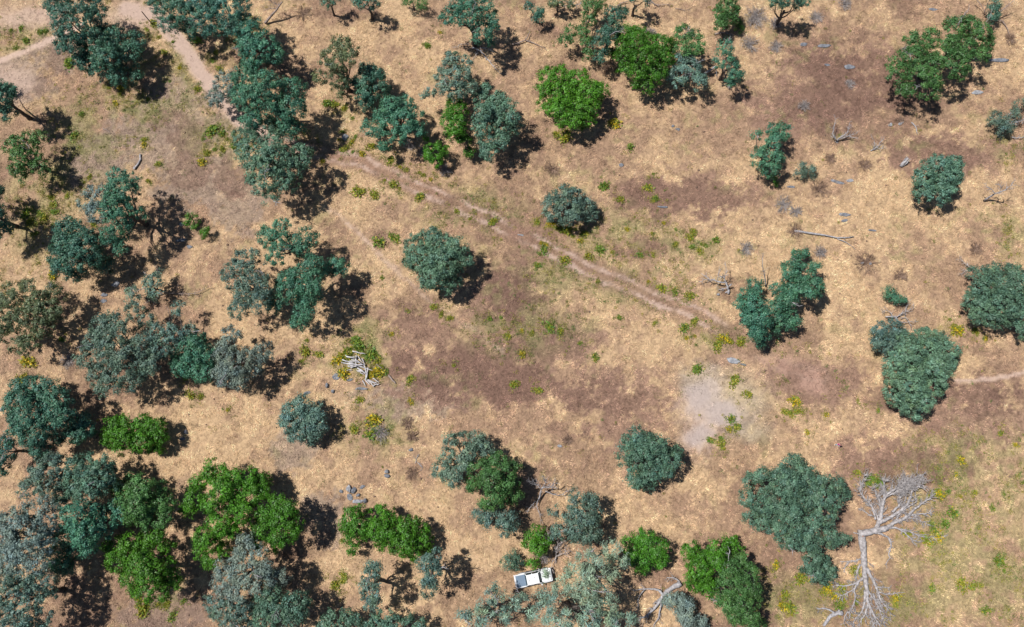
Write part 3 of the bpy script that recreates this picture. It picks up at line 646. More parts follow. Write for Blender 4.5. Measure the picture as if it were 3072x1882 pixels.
WEEDS = {
 (0, 0): 'g80,220 g160,210 g330,220 g290,230 g200,300 g120,350 y1070,720 Y880,640 Y840,750 y870,680 g590,830 g545,990 Y1040,1050 y1050,1010 y1150,270 g1250,300 y1185,380 Y1300,495 y1060,215 g1230,590 y1430,650 g1540,950 g1640,1010 Y1750,1080 g1550,1080 Y1460,1170 y1610,1080 g1470,1010 y1140,1190 y1080,1310 y650,1280 y610,1320 y370,1430 y390,1480 y490,1410 g510,460 y790,640 g1420,300 y1560,380 y1590,500 g1540,440 y1690,980 g1800,1070 g1600,960 g1700,1050 y1500,1110 y1110,170 y900,600',
 (0, 1): 'g200,30 y260,110 y330,80 g380,120 y250,180 g400,20 g300,40 y220,90 Y390,480 g400,560 Y1650,1450 Y180,1220 y160,1250 Y210,1110 y1450,1360 y1370,1350 g450,940 g1340,1230 y680,110',
 (1, 0): 'y570,760 g520,740 y630,780 g620,960 Y600,1010 Y690,1030 y640,1080 g700,1100 Y770,1110 y830,1070 Y1040,1210 y970,1170 y930,1310 y1000,1340 y1210,1270 Y1260,1300 Y480,1170 y740,1390 y1180,1430 y860,1410 Y1330,240 g700,850 g1240,330 y1090,1230 g720,990 y660,1060 y1180,1250 y1040,1370',
 (1, 1): 'Y590,1090 y650,1060 Y630,1190 g700,970 g740,1000 g820,1050 y760,1200 Y850,1190 y900,1150 Y890,1190 g950,1180 y880,1100 g780,1060 Y1120,1390 y370,950 y350,1040 y450,1050 y750,1380 y330,1100 y1110,1240 Y980,910 y1100,740 y1340,760 y1400,790 y1430,1130 g1770,790 g1690,800 y1820,930 y1550,70 y1450,20 y1720,90 g1000,215 g890,240 g910,500 y1290,710 g690,1010 g720,950 Y830,1210 Y620,1080 y910,1200 g860,1060 y800,1210',
 (2, 0): 'g1020,1260 y980,1360 y1020,1460 g850,1070 g1040,1440 Y740,890 y330,980 y370,1000 g670,1350 y780,1440',
 (2, 1): 'y180,90 Y280,115 y380,160 y460,150 Y490,230 y440,200 Y215,245 Y245,260 y560,340 g630,300 y720,310 Y830,145 y1015,180 g1180,150 y1180,260 y1280,205 y1310,170 g1370,255 g1400,265 g1300,280 y1360,300 g1470,235 g920,340 y1020,335 Y990,525 y1080,575 g1180,600 y1280,630 g240,300 y380,365 g200,330 g190,400 y620,525 g780,780 y1025,830 y1310,820 g1240,860 Y1320,920 Y1260,935 Y1530,945 y1480,1000 Y70,885 y150,900 g260,860 y350,890 g490,970 Y80,1055 g600,1075 y20,1270 y180,1310 y1600,1250 y1700,1350 g1340,1165 Y1095,100 y1640,960 y1580,960 y530,190 y410,140 y320,140',
 (3, 1): 'Y1360,880 y1340,850 y1490,880 Y1570,940 y650,1395 Y190,1385 y120,1465 y160,1480 Y420,1490 y225,1465 g1310,800 g790,1455 y1510,900',
 (1, 2): 'Y880,20 g845,105 y710,80 y630,1130 y570,1210 y620,890 y620,1180 Y860,30',
 (2, 2): 'g1435,155 g1510,150 Y1530,220 Y1570,80 y1615,70 y1515,190 g1580,5',
 (3, 2): 'Y285,105 Y1390,310 Y1355,410 Y1210,570 y1200,540 Y1235,560 Y1390,570 y1490,550 g1180,760 g1300,530 y1000,830 Y1200,850 y1130,870 Y1170,900 y650,405 g720,455 Y60,1060 y50,1090 y230,1160 y120,1280 Y100,1360 y150,1370 y530,1240 Y560,1290 g510,1360 Y920,1290 y910,1340 g1680,1040 g1700,1110 y1410,1200 y1530,1210 Y1790,200 y1680,110 g1270,760 g1330,680 g1620,650 g1700,550 g1570,1390 g1180,1230 g1840,470 Y420,1220 y400,1260 Y480,1280 y540,1330 g750,440 g800,460 y1480,1210 g1190,790 y620,1100 g640,1330',
 (0, 2): 'y1150,1340 y1210,1340 g1330,1330 y1000,1290 y1190,1360 g1250,1440 y1040,1380'}
WLIST = []
for (c, r), data in WEEDS.items():
    for wd in data.split():
        k = wd[0]; wx, wy = [float(q) for q in wd[1:].split(',')]
        u, v = T(c, r, wx, wy); X, Y = unproject(u, v)
        o = bpy.data.objects.new('weed_clump', random.choice(WM[k]))
        if not o.data.materials: o.data.materials.append(M_WEED)
        s = random.choice((.8, 1.0, 1.2, 1.5, 1.8, 2.2)) * random.uniform(.85, 1.15); o.scale = (s * random.uniform(.8, 1.5), s, s * .8)
        o.location = (float(X), float(Y), -.02); o.rotation_euler = (0, 0, random.uniform(0, 6.3))
        COL.objects.link(o)
        WLIST.append((o, WCOL[k], 768 * c / DK + wx / ZK / DK, 627 * r / DK + wy / ZK / DK, WAREA[(c, r)]))
LMK = [(60, 290, 'the left-edge dark oak'), (290, 130, 'the dark oak of the top left'), (330, 400, 'the pale knobbly log'), (620, 200, 'the upper tree row'), (690, 400, 'the lower tree row'), (545, 270, 'the small blue-grey road tree'),
       (180, 600, 'the round dark teal oak'), (70, 380, 'the loose left green oak'), (280, 480, 'the tall teal oak'), (90, 760, 'the ragged olive-grey oak'), (870, 880, 'the brush pile'), (730, 1015, 'the lone oak left of centre'),
       (945, 300, 'the dense teal oak'), (830, 330, 'the pale boulder'), (1060, 370, 'the low bright tree'), (1370, 500, 'the lone blue-grey road oak'), (1060, 630, 'the lone trail oak'), (1370, 240, 'the lone bright green tree'),
       (1740, 690, 'the tangled snag'), (1870, 740, 'the close tree pair'), (1765, 870, 'the flat rock slab'), (1700, 970, 'the grey bare patch'), (2210, 890, 'the big domed oak'), (2400, 710, 'the right-edge oak'), (2020, 1072, 'the person'),
       (1910, 1240, 'the largest lower right oak'), (2140, 1210, 'the fallen bare crown'), (2080, 1400, 'the long fallen trunk'), (1750, 1390, 'the large green pair'), (850, 1190, 'the rock group'), (600, 1230, 'the brightest big pair'), (330, 1390, 'the lower left wood'),
       (720, 720, 'the three-part clump'), (2350, 1300, 'the far right weedy slope'), (1570, 1110, 'the oak below the bare patch'), (1250, 800, 'the brown middle ground'), (1520, 720, 'the lower dirt road bend'), (500, 170, 'the upper dirt road'), (930, 1350, 'the left column tree'), (900, 1020, 'the grey dead bush near centre left'), (500, 900, 'the dense green tree'), (540, 330, 'the weedy road verge'), (1620, 600, 'the open middle slope'), (820, 130, 'the thin olive oak'), (1150, 90, 'the tall dark-trunked oak')]
def direction(dx, dy):
    k = int(round(math.degrees(math.atan2(dy, dx)) / 45)) % 8
    return ['right of', 'lower right of', 'below', 'lower left of', 'left of', 'upper left of', 'above', 'upper right of'][k]
ORD = ['nearest', 'second nearest', 'third nearest', 'fourth nearest', 'fifth nearest', 'sixth nearest', 'seventh nearest', 'eighth nearest']
_by = {}
for o, colr, x, y, area in WLIST:
    d, i = min((math.hypot(x - l[0], y - l[1]), i) for i, l in enumerate(LMK))
    _by.setdefault((colr, direction(x - LMK[i][0], y - LMK[i][1]), LMK[i][2]), []).append((d, o, area))
for (colr, dr, lm), lst in _by.items():
    lst.sort(key=lambda q: q[0])
    for i, (d, o, area) in enumerate(lst):
        tag(o, f"{ORD[min(i, 7)] + ' ' if len(lst) > 1 else ''}{colr} weed clump {dr} {lm}", 'weed', f'{colr} weeds {area}')
def low_weeds():
    n = 60000
    x = rng.uniform(-95, 95, n); y = rng.uniform(-30, 84, n)
    wx = x + 3 * (fbm(x * .3, y * .3, 3) - .5); wy = y + 3 * (fbm(x * .3, y * .3, 9) - .5)
    dens = blobs(wx, wy, GREEN, 1.4) * .95
    wt = dpts((40, 660), (110, 520), (170, 440), (215, 330), (260, 250), (330, 170))
    for rd, a in ((ROAD_MID, .7), (ROAD_UP, .8), (wt, .9)):
        d = poly_dist(wx, wy, rd); dens = np.maximum(dens, a * sstep(1.0, 1.8, d) * (1 - sstep(2.6, 5.0, d)))
    dens = dens * sstep(.40, .60, fbm(x * .35, y * .35, 222, 3)) + .015
    _c, bare, _gg = ground_colour(x, y)
    k = rng.random(n) < dens * (1 - np.clip(bare * 1.2, 0, 1)) * .8
    x, y = x[k], y[k]
    ex = np.array([[o.location.x, o.location.y] for o, *_ in WLIST]); ex = np.repeat(ex, 6, 0) + rng.normal(0, .8, (len(ex) * 6, 2))
    x = np.r_[x, ex[:, 0]]; y = np.r_[y, ex[:, 1]]; n = len(x); per = 24
    kk = np.repeat(np.arange(n), per); m = len(kk)
    rad = rng.uniform(.2, .75, n)
    a = rng.uniform(0, 6.283, m); q = rng.random(m) ** .6 * rad[kk]
    p = np.stack([x[kk] + np.cos(a) * q, y[kk] + np.sin(a) * q, rng.uniform(.02, .22, m)], 1)
    t = rng.normal(size=(m, 3)); t /= np.linalg.norm(t, axis=1)[:, None]
    bt = np.cross(rng.normal(size=(m, 3)) + (0, 0, .8), t); bt /= np.linalg.norm(bt, axis=1)[:, None]
    L = rng.uniform(.10, .2, m)[:, None]; W = rng.uniform(.035, .06, m)[:, None]
    v = np.stack([p - bt * W, p + bt * W, p + t * L], 1).reshape(-1, 3)
    tone = rng.random(n)
    col = np.where((tone < .45)[:, None], (.175, .185, .045), np.where((tone < .8)[:, None], (.30, .27, .055), (.115, .18, .045)))[kk] * rng.uniform(.7, 1.3, (m, 1))
    o = link('low_weeds', mesh_np('low_weeds', v, np.arange(3 * m).reshape(-1, 3), np.repeat(col, 3, 0)), M_WEED)
    tag(o, 'scattered low olive-green weeds spread through the dry grass', 'ground cover', kind='stuff')
low_weeds()

# ------------------------------------------------------------------ dead wood
def tilepx(c, r): return lambda x, y: T(c, r, x, y)
def regpx(x0, y0, k): return lambda x, y: (x0 + x / k, y0 + y / k)
Z5 = regpx(2540, 1400, 6.293); Z6 = regpx(2440, 1580, 5.0); Z3 = regpx(980, 1020, 9.436); Z8 = regpx(2080, 780, 9.44)
def wpath(conv, pts, z0, z1, per=3, jit=.04, arch=0.0):
    p = np.array([[float(q) for q in s.split(',')] for s in pts.split()])
    k = len(p); t = np.linspace(0, 1, k)
    z = z0 + (z1 - z0) * t + arch * np.sin(t * math.pi)
    u, v = conv(p[:, 0], p[:, 1]); X, Y = unproject(u, v, z)
    return smooth_path(np.stack([X, Y, z], 1), per, jit)
def twigs(tb, path, n, ln, r, lvl=1, up=.15, zmin=.04):
    L = len(path)
    for i in range(n):
        j = int(rng.integers(max(1, L // 4), L)); a = path[j]
        d = path[j] - path[j - 1]; d = d / (np.linalg.norm(d) + 1e-9)
        s = rng.choice((-1, 1)) * rng.uniform(.35, 1.0)
        d = np.array((d[0] * math.cos(s) - d[1] * math.sin(s), d[0] * math.sin(s) + d[1] * math.cos(s), d[2] * .5 + rng.normal(up, .25)))
        d /= np.linalg.norm(d)
        q = ln * rng.uniform(.45, 1.1); w = rng.normal(0, .12 * q, (2, 3))
        pts = np.array([a, a + d * q * .35 + w[0] * .5, a + d * q * .7 + w[1] * .7, a + d * q + w[1]])
        pts[:, 2] = np.maximum(pts[:, 2], zmin)
        tb.add(pts, [r, r * .8, r * .6, r * .35], 4)
        if lvl: twigs(tb, smooth_path(pts, 2), 3, q * .5, r * .6, lvl - 1, up, zmin)
def dead_tree(name, cat, label, conv, polys, m, group=None, dense=1.7, tr=.03):
    """polys: (points, r0, r1, z0, z1, twigs, twig length); first is the trunk"""
    root = None
    for i, (pts, r0, r1, z0, z1, nt_, tl) in enumerate(polys):
        cv = conv
        if pts.startswith('@6 '): cv = Z6; pts = pts[3:]
        p = wpath(cv, pts, z0, z1)
        if root is None:
            org = np.array((p[0][0], p[0][1], 0)); root = empty(name, tuple(org)); tag(root, label, cat, group)
        tb = Tubes(); p = p - org
        rr = np.linspace(r0, r1, len(p)) * (1.3 if m is M_DEADP else 1) * rng.uniform(.88, 1.12, len(p))
        tb.add(p, rr, 8 if r0 > .12 else 5)
        if nt_: twigs(tb, p, int(nt_ * dense), tl, max(tr, r1 * .75))
        link('trunk' if i == 0 else 'branch', tb.mesh('branch'), m, root)
    return root
M_DEADP = wood_mat('bleached_fallen_wood', (0.17, 0.155, 0.155), (0.385, 0.36, 0.36), 3)
# the great fallen dead oak: broken-off crown and trunk
dead_tree('dead_tree', 'dead tree', 'bleached crown of the great fallen dead tree, fanned out to the upper right', Z5, [
    ('220,1265 450,1240 570,1200 760,1160', .40, .34, .35, .55, 0, 0),
    ('560,1190 600,1050 660,900 680,760 720,580 870,450 1080,350 1340,170', .27, .05, .5, 1.3, 16, 1.6),
    ('600,1060 760,990 950,880 1090,770 1210,590 1240,430 1420,350', .25, .05, .6, 1.3, 14, 1.6),
    ('760,1160 880,1070 1100,970 1280,800 1480,660 1600,590', .25, .05, .55, 1.0, 9, 1.2),
    ('900,1060 950,960 1000,880 1080,820 1280,690 1320,600', .13, .04, .6, 1.1, 6, 1.0),
    ('1100,970 1280,910 1480,890 1570,880', .11, .04, .6, .7, 5, .9),
    ('1120,960 1300,990 1480,1060', .10, .03, .6, .5, 6, .9),
    ('780,1160 930,1160 1050,1210 1200,1350 1350,1430', .15, .04, .5, .3, 6, 1.0),
    ('980,1180 1180,1220 1350,1300 1560,1340 1780,1360', .11, .03, .4, .3, 7, 1.0),
    ('560,1240 690,1290 810,1370 840,1510', .14, .09, .5, .4, 2, .5),
    ('@6 1145,190 1160,300 1130,400 1140,470 1090,560', .09, .04, .4, .2, 3, .5),
    ('540,1000 530,900 440,700 300,560 250,430 330,180', .13, .03, .5, .9, 16, 1.1),
    ('660,900 640,760 600,580 540,480 520,400', .12, .03, .7, 1.1, 8, 1.1),
    ('860,860 970,760 1010,600 1060,470 1190,300', .14, .04, .8, 1.4, 14, 1.4),
    ('700,600 700,450 720,280', .12, .04, .9, 1.3, 12, 1.2),
    ('720,580 900,500 1000,380 1100,250', .10, .03, 1.0, 1.5, 16, 1.4),
    ('870,450 1000,420 1200,330 1380,260', .10, .03, 1.0, 1.4, 16, 1.3),
    ('520,950 380,880 280,810', .09, .03, .5, .4, 3, .7),
    ('600,1050 560,900 470,740 420,640', .10, .03, .6, .9, 5, .9)], M_DEADP, dense=3.8, tr=.045)
dead_tree('dead_tree', 'dead tree', 'long bleached trunk of the great fallen dead tree, pointing to the bottom edge', Z6, [
    ('725,150 738,260 755,400 760,540 770,650 780,800 800,950 810,1100 870,1250 940,1380 1000,1500', .42, .07, .42, .5, 8, 1.5),
    ('790,620 880,780 960,950 1010,1100 1150,1280', .22, .05, .5, .6, 9, 1.4),
    ('800,920 860,1020 950,1120 1060,1200', .12, .04, .6, .6, 6, 1.2),
    ('750,760 650,840 500,890 330,880', .15, .03, .5, .5, 6, 1.0),
    ('680,830 600,940 480,1010 390,1040', .11, .03, .5, .4, 5, .9),
    ('710,490 580,520 400,525', .09, .03, .4, .3, 2, .7), ('540,530 480,600 455,690', .06, .03, .3, .2, 1, .5),
    ('640,870 620,980 620,1100 570,1260 480,1320 460,1450', .12, .03, .5, .4, 8, 1.0),
    ('770,950 770,1100 730,1260 640,1380 580,1480', .15, .04, .5, .5, 8, 1.2),
    ('940,900 1070,915 1170,920', .07, .03, .5, .4, 2, .6), ('980,980 1080,1020 1200,1010 1320,985', .08, .03, .5, .3, 3, .6),
    ('700,560 650,680 640,800', .10, .05, .5, .4, 3, .8), ('820,1150 780,1300 700,1450', .12, .04, .5, .4, 7, 1.1),
    ('860,1200 860,1350 920,1500', .12, .04, .5, .5, 8, 1.2), ('900,1000 950,1150 1010,1300 1060,1420', .10, .03, .5, .5, 8, 1.2),
    ('730,140 680,110 600,85', .12, .04, .35, .25, 1, .6)], M_DEADP, dense=3.6, tr=.045)
hw = wpath(Z6, '735,100 745,150 750,200 765,250', .62, .78); ho = hw[0].copy(); ho[2] = 0
ht = Tubes(); ht.add(hw - ho, np.array([.08, .14, .17, .18, .17, .16, .14, .12, .1, .06])[:len(hw)], 6)
o = link('splintered_heartwood', ht.mesh('splintered_heartwood'), M_HEART); o.location = tuple(ho)
tag(o, 'split orange heartwood where the great fallen dead tree snapped', 'split wood')
dead_tree('fallen_log', 'log', 'forked grey stump log left of the fallen trunk at the bottom edge', Z6, [
    ('435,1300 320,1310 240,1370 150,1490', .34, .2, .35, .3, 0, 0), ('320,1295 190,1225 50,1235', .16, .05, .35, .3, 4, .7), ('400,1290 380,1250', .2, .12, .4, .5, 0, 0)], M_DEAD)
dead_tree('fallen_log', 'log', 'long white fallen log on the dry slope above the close pair of trees', tilepx(3, 1), [
    ('190,160 350,180 500,210 620,200', .20, .06, .2, .25, 1, .6), ('500,215 560,240 620,280', .09, .03, .2, .15, 1, .5)], M_DEAD)
dead_tree('fallen_log', 'log', 'thick grey log with bare roots left of the large green pair at the bottom', tilepx(2, 2), [
    ('1215,1195 1160,1230 1100,1270 1050,1350 960,1440', .42, .12, .4, .5, 4, 1.4), ('1090,1280 1060,1245 960,1235 870,1245', .2, .04, .5, .8, 4, 1.2),
    ('1060,1340 1010,1400 930,1450', .14, .04, .5, .5, 5, 1.2), ('960,1240 915,1300 910,1380', .09, .03, .6, .3, 3, .8), ('1080,1330 1060,1440 1020,1500', .12, .04, .5, .4, 5, 1.0),
    ('1215,1190 1180,1160 1120,1155', .14, .05, .4, .3, 4, .8)], M_DEAD)
dead_tree('fallen_log', 'log', 'pale grey log with a knobbly end in the weedy upper left', tilepx(0, 0), [
    ('1015,1115 1005,1170 970,1225', .15, .14, .15, .2, 0, 0), ('975,1210 962,1215', .2, .1, .2, .25, 0, 0)], M_DEAD)
dead_tree('stick', 'stick', 'short dark strip on the dirt in the weedy upper left', tilepx(0, 0), [('740,925 770,942 803,965', .07, .05, .08, .1, 1, .4)], M_DEADB)  # short dark brown strip laid along the ground
dead_tree('leaning_log', 'log', 'pale log leaning into the narrow dark tree near the top', tilepx(2, 0), [('1370,548 1430,510 1475,480', .2, .16, .2, 1.6, 0, 0), ('1470,490 1482,560', .06, .04, .9, .1, 0, 0)], M_DEAD)
dead_tree('fallen_log', 'log', 'grey log under the round green tree at the top', tilepx(2, 0), [('1465,247 1520,238 1600,252', .16, .1, .15, .2, 3, .8)], M_DEADB)
dead_tree('fallen_branch', 'branch', 'bleached fallen branch below the tall dark-trunked oak at the top', tilepx(1, 0), [
    ('1560,345 1620,370 1680,440 1760,530', .15, .04, .5, .2, 7, 1.2), ('1600,360 1590,400 1570,420', .07, .03, .5, .2, 3, .7), ('1620,350 1680,350 1690,360', .07, .03, .5, .5, 4, .7), ('1540,320 1480,320 1450,345', .08, .03, .6, .3, 3, .8)], M_DEAD)
dead_tree('fallen_branch', 'branch', 'brown forked dead branch right of the tall dark-trunked oak', tilepx(2, 0), [
    ('0,322 90,292 130,225', .13, .04, .3, .6, 4, .8), ('95,290 150,310 240,350', .1, .03, .3, .3, 4, .7)], M_DEADB)
dead_tree('dead_tree', 'dead tree', 'reddish-brown dead trunk leaning at the top, right of the wide dark oak', tilepx(1, 0), [
    ('65,168 105,120 150,70 190,15', .24, .1, .3, 3.0, 2, 1.2), ('150,70 110,60 75,70', .09, .03, 2.0, 2.4, 6, 1.2), ('170,40 120,20 90,0', .08, .03, 2.5, 3.0, 6, 1.2)], M_DEADB)
dead_tree('stick', 'stick', 'thin curved stick on dry grass right of the long tree row', tilepx(1, 0), [('320,415 350,445 400,470', .05, .03, .08, .08, 2, .5)], M_DEADB)
dead_tree('snag', 'dead tree', 'grey dead snag with two upright limbs in the upper right clearing', tilepx(3, 0), [
    ('500,1035 500,1020 510,1000', .16, .12, 0, .6, 1, .5), ('500,1020 470,970 490,860', .11, .03, .5, 2.4, 8, .8), ('505,1005 570,960 590,890', .1, .03, .6, 2.0, 7, .7), ('505,1010 560,990 640,965', .09, .03, .5, 1.2, 7, .8), ('560,985 600,990 650,1010', .06, .02, .8, .8, 4, .6)], M_DEAD)
dead_tree('snag', 'dead tree', 'smallest twiggy snag between the two-limbed snag and the splintered stump', tilepx(3, 0), [
    ('740,1090 770,1075 800,1050 830,1010', .1, .03, .1, 1.0, 7, .8), ('765,1075 770,1030 755,1000', .06, .02, .4, 1.2, 4, .6), ('780,1065 815,1075 840,1060', .06, .02, .4, .6, 4, .6)], M_DEAD)
dead_tree('snag', 'dead tree', 'leaning pale snag right of the notched round oak on the right', tilepx(3, 0), [
    ('1560,1452 1640,1402 1720,1372', .17, .08, .1, 4.0, 3, 1.0), ('1640,1400 1620,1370 1580,1350', .07, .03, 2.5, 3.4, 5, 1.0), ('1680,1388 1680,1350 1650,1330', .06, .02, 3.0, 4.4, 5, 1.0), ('1710,1375 1740,1350 1770,1330', .06, .02, 3.8, 4.8, 5, .9)], M_DEAD)
dead_tree('splintered_stump', 'stump', 'splintered grey stump above the notched round oak on the right', tilepx(3, 0), [
    ('960,1205 985,1175 1015,1145', .26, .2, .1, .9, 0, 0), ('975,1200 1010,1170 1030,1150', .13, .05, .2, .9, 0, 0), ('960,1190 990,1150 1005,1130', .12, .04, .3, 1.2, 0, 0)], M_DEAD)
dead_tree('stick', 'stick', 'curved pale stick on brown grass in the upper right clearing', tilepx(3, 0), [('1035,888 1065,915 1080,970', .1, .06, .1, .1, 1, .4)], M_DEAD)
dead_tree('snag', 'dead tree', 'tangled bleached snag just left of the close pair of trees', Z8, [
    ('1000,960 985,860 980,780 930,640', .2, .14, .1, 1.4, 0, 0), ('930,640 850,500 780,480 690,490', .11, .03, 1.3, 2.0, 7, .8), ('930,645 760,640 600,570 440,530 220,380', .13, .04, 1.3, 1.5, 7, .9),
    ('870,520 900,480 930,340 900,50', .08, .025, 1.6, 3.2, 5, .7), ('980,770 820,830 690,860', .08, .03, .8, .3, 4, .7), ('1010,760 1050,720 1080,670', .12, .06, .8, 1.4, 2, .4),
    ('460,540 300,570 160,640', .05, .02, 1.2, .9, 4, .7), ('700,600 690,520 740,300', .06, .02, 1.4, 2.2, 5, .7), ('980,900 900,940', .12, .08, .3, .15, 0, 0)], M_DEAD)
dead_tree('snag', 'dead tree', 'slim bleached spike sticking up behind the close pair of trees', tilepx(2, 1), [('1832,560 1828,500 1815,440 1810,350', .12, .03, .3, 5.0, 6, .9)], M_DEAD)
dead_tree('fallen_branch', 'branch', 'twisted white branches between the small shrub and the big domed oak', tilepx(3, 1), [
    ('850,780 930,780 980,750 1050,720', .12, .03, .5, .8, 8, .9), ('920,775 960,820 1060,810', .1, .03, .6, .7, 7, .8), ('900,780 880,740 830,740', .08, .03, .6, .9, 5, .8), ('950,770 1000,720 1010,650', .07, .02, .7, 1.0, 5, .7), ('960,790 1000,790 1040,860', .07, .03, .6, .3, 4, .7)], M_DEAD)
dead_tree('fallen_branch', 'branch', 'twiggy grey branch at the upper left of the oak on the right edge', tilepx(3, 1), [
    ('1490,455 1445,410 1390,365', .1, .03, .4, .7, 9, .9), ('1470,440 1420,450 1395,480', .06, .02, .4, .5, 8, .8)], M_TWIG)
dead_tree('fallen_branch', 'branch', 'bare grey limb lying over the grey-green shrub on the right edge', tilepx(3, 0), [
    ('1660,985 1720,930 1790,885 1850,860', .12, .06, .6, 1.4, 10, 1.3), ('1720,930 1740,860 1755,810', .06, .02, 1.0, 2.0, 7, .9), ('1760,990 1800,1000 1850,995', .09, .04, .3, .4, 4, .7)], M_DEAD)
dead_tree('fallen_branch', 'branch', 'bare forked limbs around the dark oval shrub in the top right corner', tilepx(3, 0), [
    ('1590,160 1650,110 1720,50 1790,-5', .13, .04, .4, 3.0, 8, 1.0), ('1560,100 1580,50 1600,0', .09, .03, .4, 2.5, 6, .9), ('1650,140 1710,170 1760,290', .1, .04, .4, .2, 5, .8), ('1500,-10 1540,40 1570,90', .07, .03, 1.5, .5, 4, .8)], M_DEADB)
dead_tree('snag', 'dead tree', 'silver-white snag in the dark shade right of the olive-green chain oak', tilepx(2, 2), [
    ('200,590 205,540 225,500', .14, .08, .1, 2.5, 2, .8), ('215,520 240,470 235,430', .06, .02, 2.2, 4.0, 10, .9), ('215,520 180,480 150,460', .06, .02, 2.2, 3.5, 9, .9), ('225,505 280,500 310,470', .06, .02, 2.4, 3.4, 10, .9),
    ('205,560 180,630 210,735', .08, .03, 1.0, .3, 4, .8), ('240,530 330,560 420,520', .07, .03, 1.6, .8, 5, .9), ('170,600 120,660 110,700', .05, .02, .8, .3, 3, .7)], M_DEAD)
dead_tree('dead_bush', 'dead bush', 'tall bare brown bush just above the front of the pickup truck', tilepx(2, 2), [
    ('320,1050 315,980 310,940', .09, .06, 0, 1.5, 3, .8), ('310,950 280,890 260,850', .05, .02, 1.4, 3.0, 8, 1.0), ('312,960 350,910 390,880', .05, .02, 1.4, 2.8, 8, 1.0), ('316,1000 370,980 420,960', .05, .02, .8, 1.8, 8, 1.0), ('316,1010 290,1050 280,1110', .05, .02, .8, .6, 6, .8), ('316,990 330,940 335,870', .05, .02, 1.0, 2.8, 8, 1.0)], M_TWIG)
dead_tree('fallen_branch', 'branch', 'dead sticks lying across the olive shrub on the top edge', tilepx(2, 0), [
    ('360,48 430,40 520,28', .08, .04, .8, 1.2, 7, .9), ('390,10 440,30 480,60', .06, .03, 1.0, .8, 5, .8)], M_DEAD)
dead_tree('fallen_branch', 'branch', 'dark dead branch on the dry grass at the top edge, right of centre', tilepx(2, 0), [('1000,0 1050,38 1150,30', .1, .04, .3, .3, 5, .9), ('1180,60 1270,72', .05, .03, .2, .2, 3, .7)], M_DEADB)
dead_tree('fallen_branch', 'branch', 'brown dead stick on the top edge left of the dark cut-off crown', tilepx(2, 0), [('760,45 800,22 840,10', .1, .06, .2, .4, 2, .6)], M_DEADB)
dead_tree('fallen_branch', 'branch', 'cast shadow modelled as a spindly branch, with bare twigs, right of the half-dead grey tree at left', tilepx(0, 1), [  # first path is the tree's cast shadow, modelled as a branch
    ('1190,600 1270,615 1400,610 1510,560', .09, .03, .5, .6, 8, 1.0), ('1230,610 1280,590 1285,540', .06, .02, .5, .8, 4, .8), ('1220,840 1225,770 1210,720', .09, .03, .5, 1.6, 4, .8)], M_DEADB)
dead_tree('fallen_branch', 'branch', 'thin white sticks on grass between the chain oak and the small stone', tilepx(1, 2), [('1150,330 1165,295 1165,270', .05, .03, .08, .1, 3, .6), ('1165,320 1185,340 1210,365', .05, .03, .1, .08, 2, .5)], M_DEAD)

M_PILE = wood_mat('sun_bleached_branches', (0.27, 0.255, 0.265), (0.54, 0.52, 0.53), 3)
def loose_log(pts, r, z0, z1, label, group=None, m=None, conv=Z3):
    p = wpath(conv, pts, z0, z1, 3, .03); o0 = np.array((p[0][0], p[0][1], 0))
    tb = Tubes(); tb.add(p - o0, np.linspace(r, r * .65, len(p)) * rng.uniform(.9, 1.1, len(p)), 7)
    o = link('log', tb.mesh('log'), m or M_PILE); o.location = tuple(o0)
    tag(o, label, 'log', group)
PILE = ['380,600 620,690 900,770', '420,640 590,670 760,720', '530,430 660,490 790,540', '640,490 830,570 1010,660', '840,440 825,560 820,690', '890,460 950,560 1000,640', '1000,530 1040,620 1060,700',
        '680,790 880,720 1080,690', '650,600 820,620 980,650', '720,650 900,720 1080,790', '780,700 1050,780 1310,870', '1060,680 1080,770 1100,860', '1105,830 1115,980 1095,1130', '1165,780 1150,940 1120,1100',
        '870,800 980,850 1080,920', '850,850 950,920 1060,990', '600,740 720,745 840,760', '900,850 1000,890 1100,960', '440,560 600,620 760,650', '560,470 700,500 800,480', '700,560 860,600 1010,690', '620,660 780,700 950,720']
for i, pts in enumerate(PILE):
    loose_log(pts, .075 + .06 * ((i * 7) % 5) / 4, .12 + .045 * i * .6, .2 + .045 * i * .6 + .1, 'bleached branch tangled in the middle of the brush pile', 'branches tangled in the brush pile')
for i, pts in enumerate(['1080,1120 1240,1190 1400,1260', '1100,1150 1160,1210 1230,1260', '1020,1150 1070,1230 1100,1310', '1130,1120 1240,1220 1340,1330', '1310,1080 1400,1150 1480,1210', '1320,1290 1400,1265 1490,1240', '1150,1130 1300,1180 1440,1240']):
    loose_log(pts, .09, .1 + .05 * i, .12 + .04 * i, 'grey branch in the small lower heap of the brush pile', 'branches in the lower heap of the brush pile')
loose_log('730,320 900,360 1090,400', .1, .3, .35, 'pale straight log lying apart at the top of the brush pile')
loose_log('480,850 560,880 640,850 720,860', .09, .15, .15, 'curved pale branch at the left end of the brush pile')
loose_log('1400,680 1510,770 1630,860', .08, .3, .2, 'thin greenish log in the weeds right of the brush pile', m=M_DEADB)
loose_log('1750,1010 1850,1120 1950,1235', .16, .15, .15, 'straight brown log at the lower right end of the brush pile', m=M_DEADB)

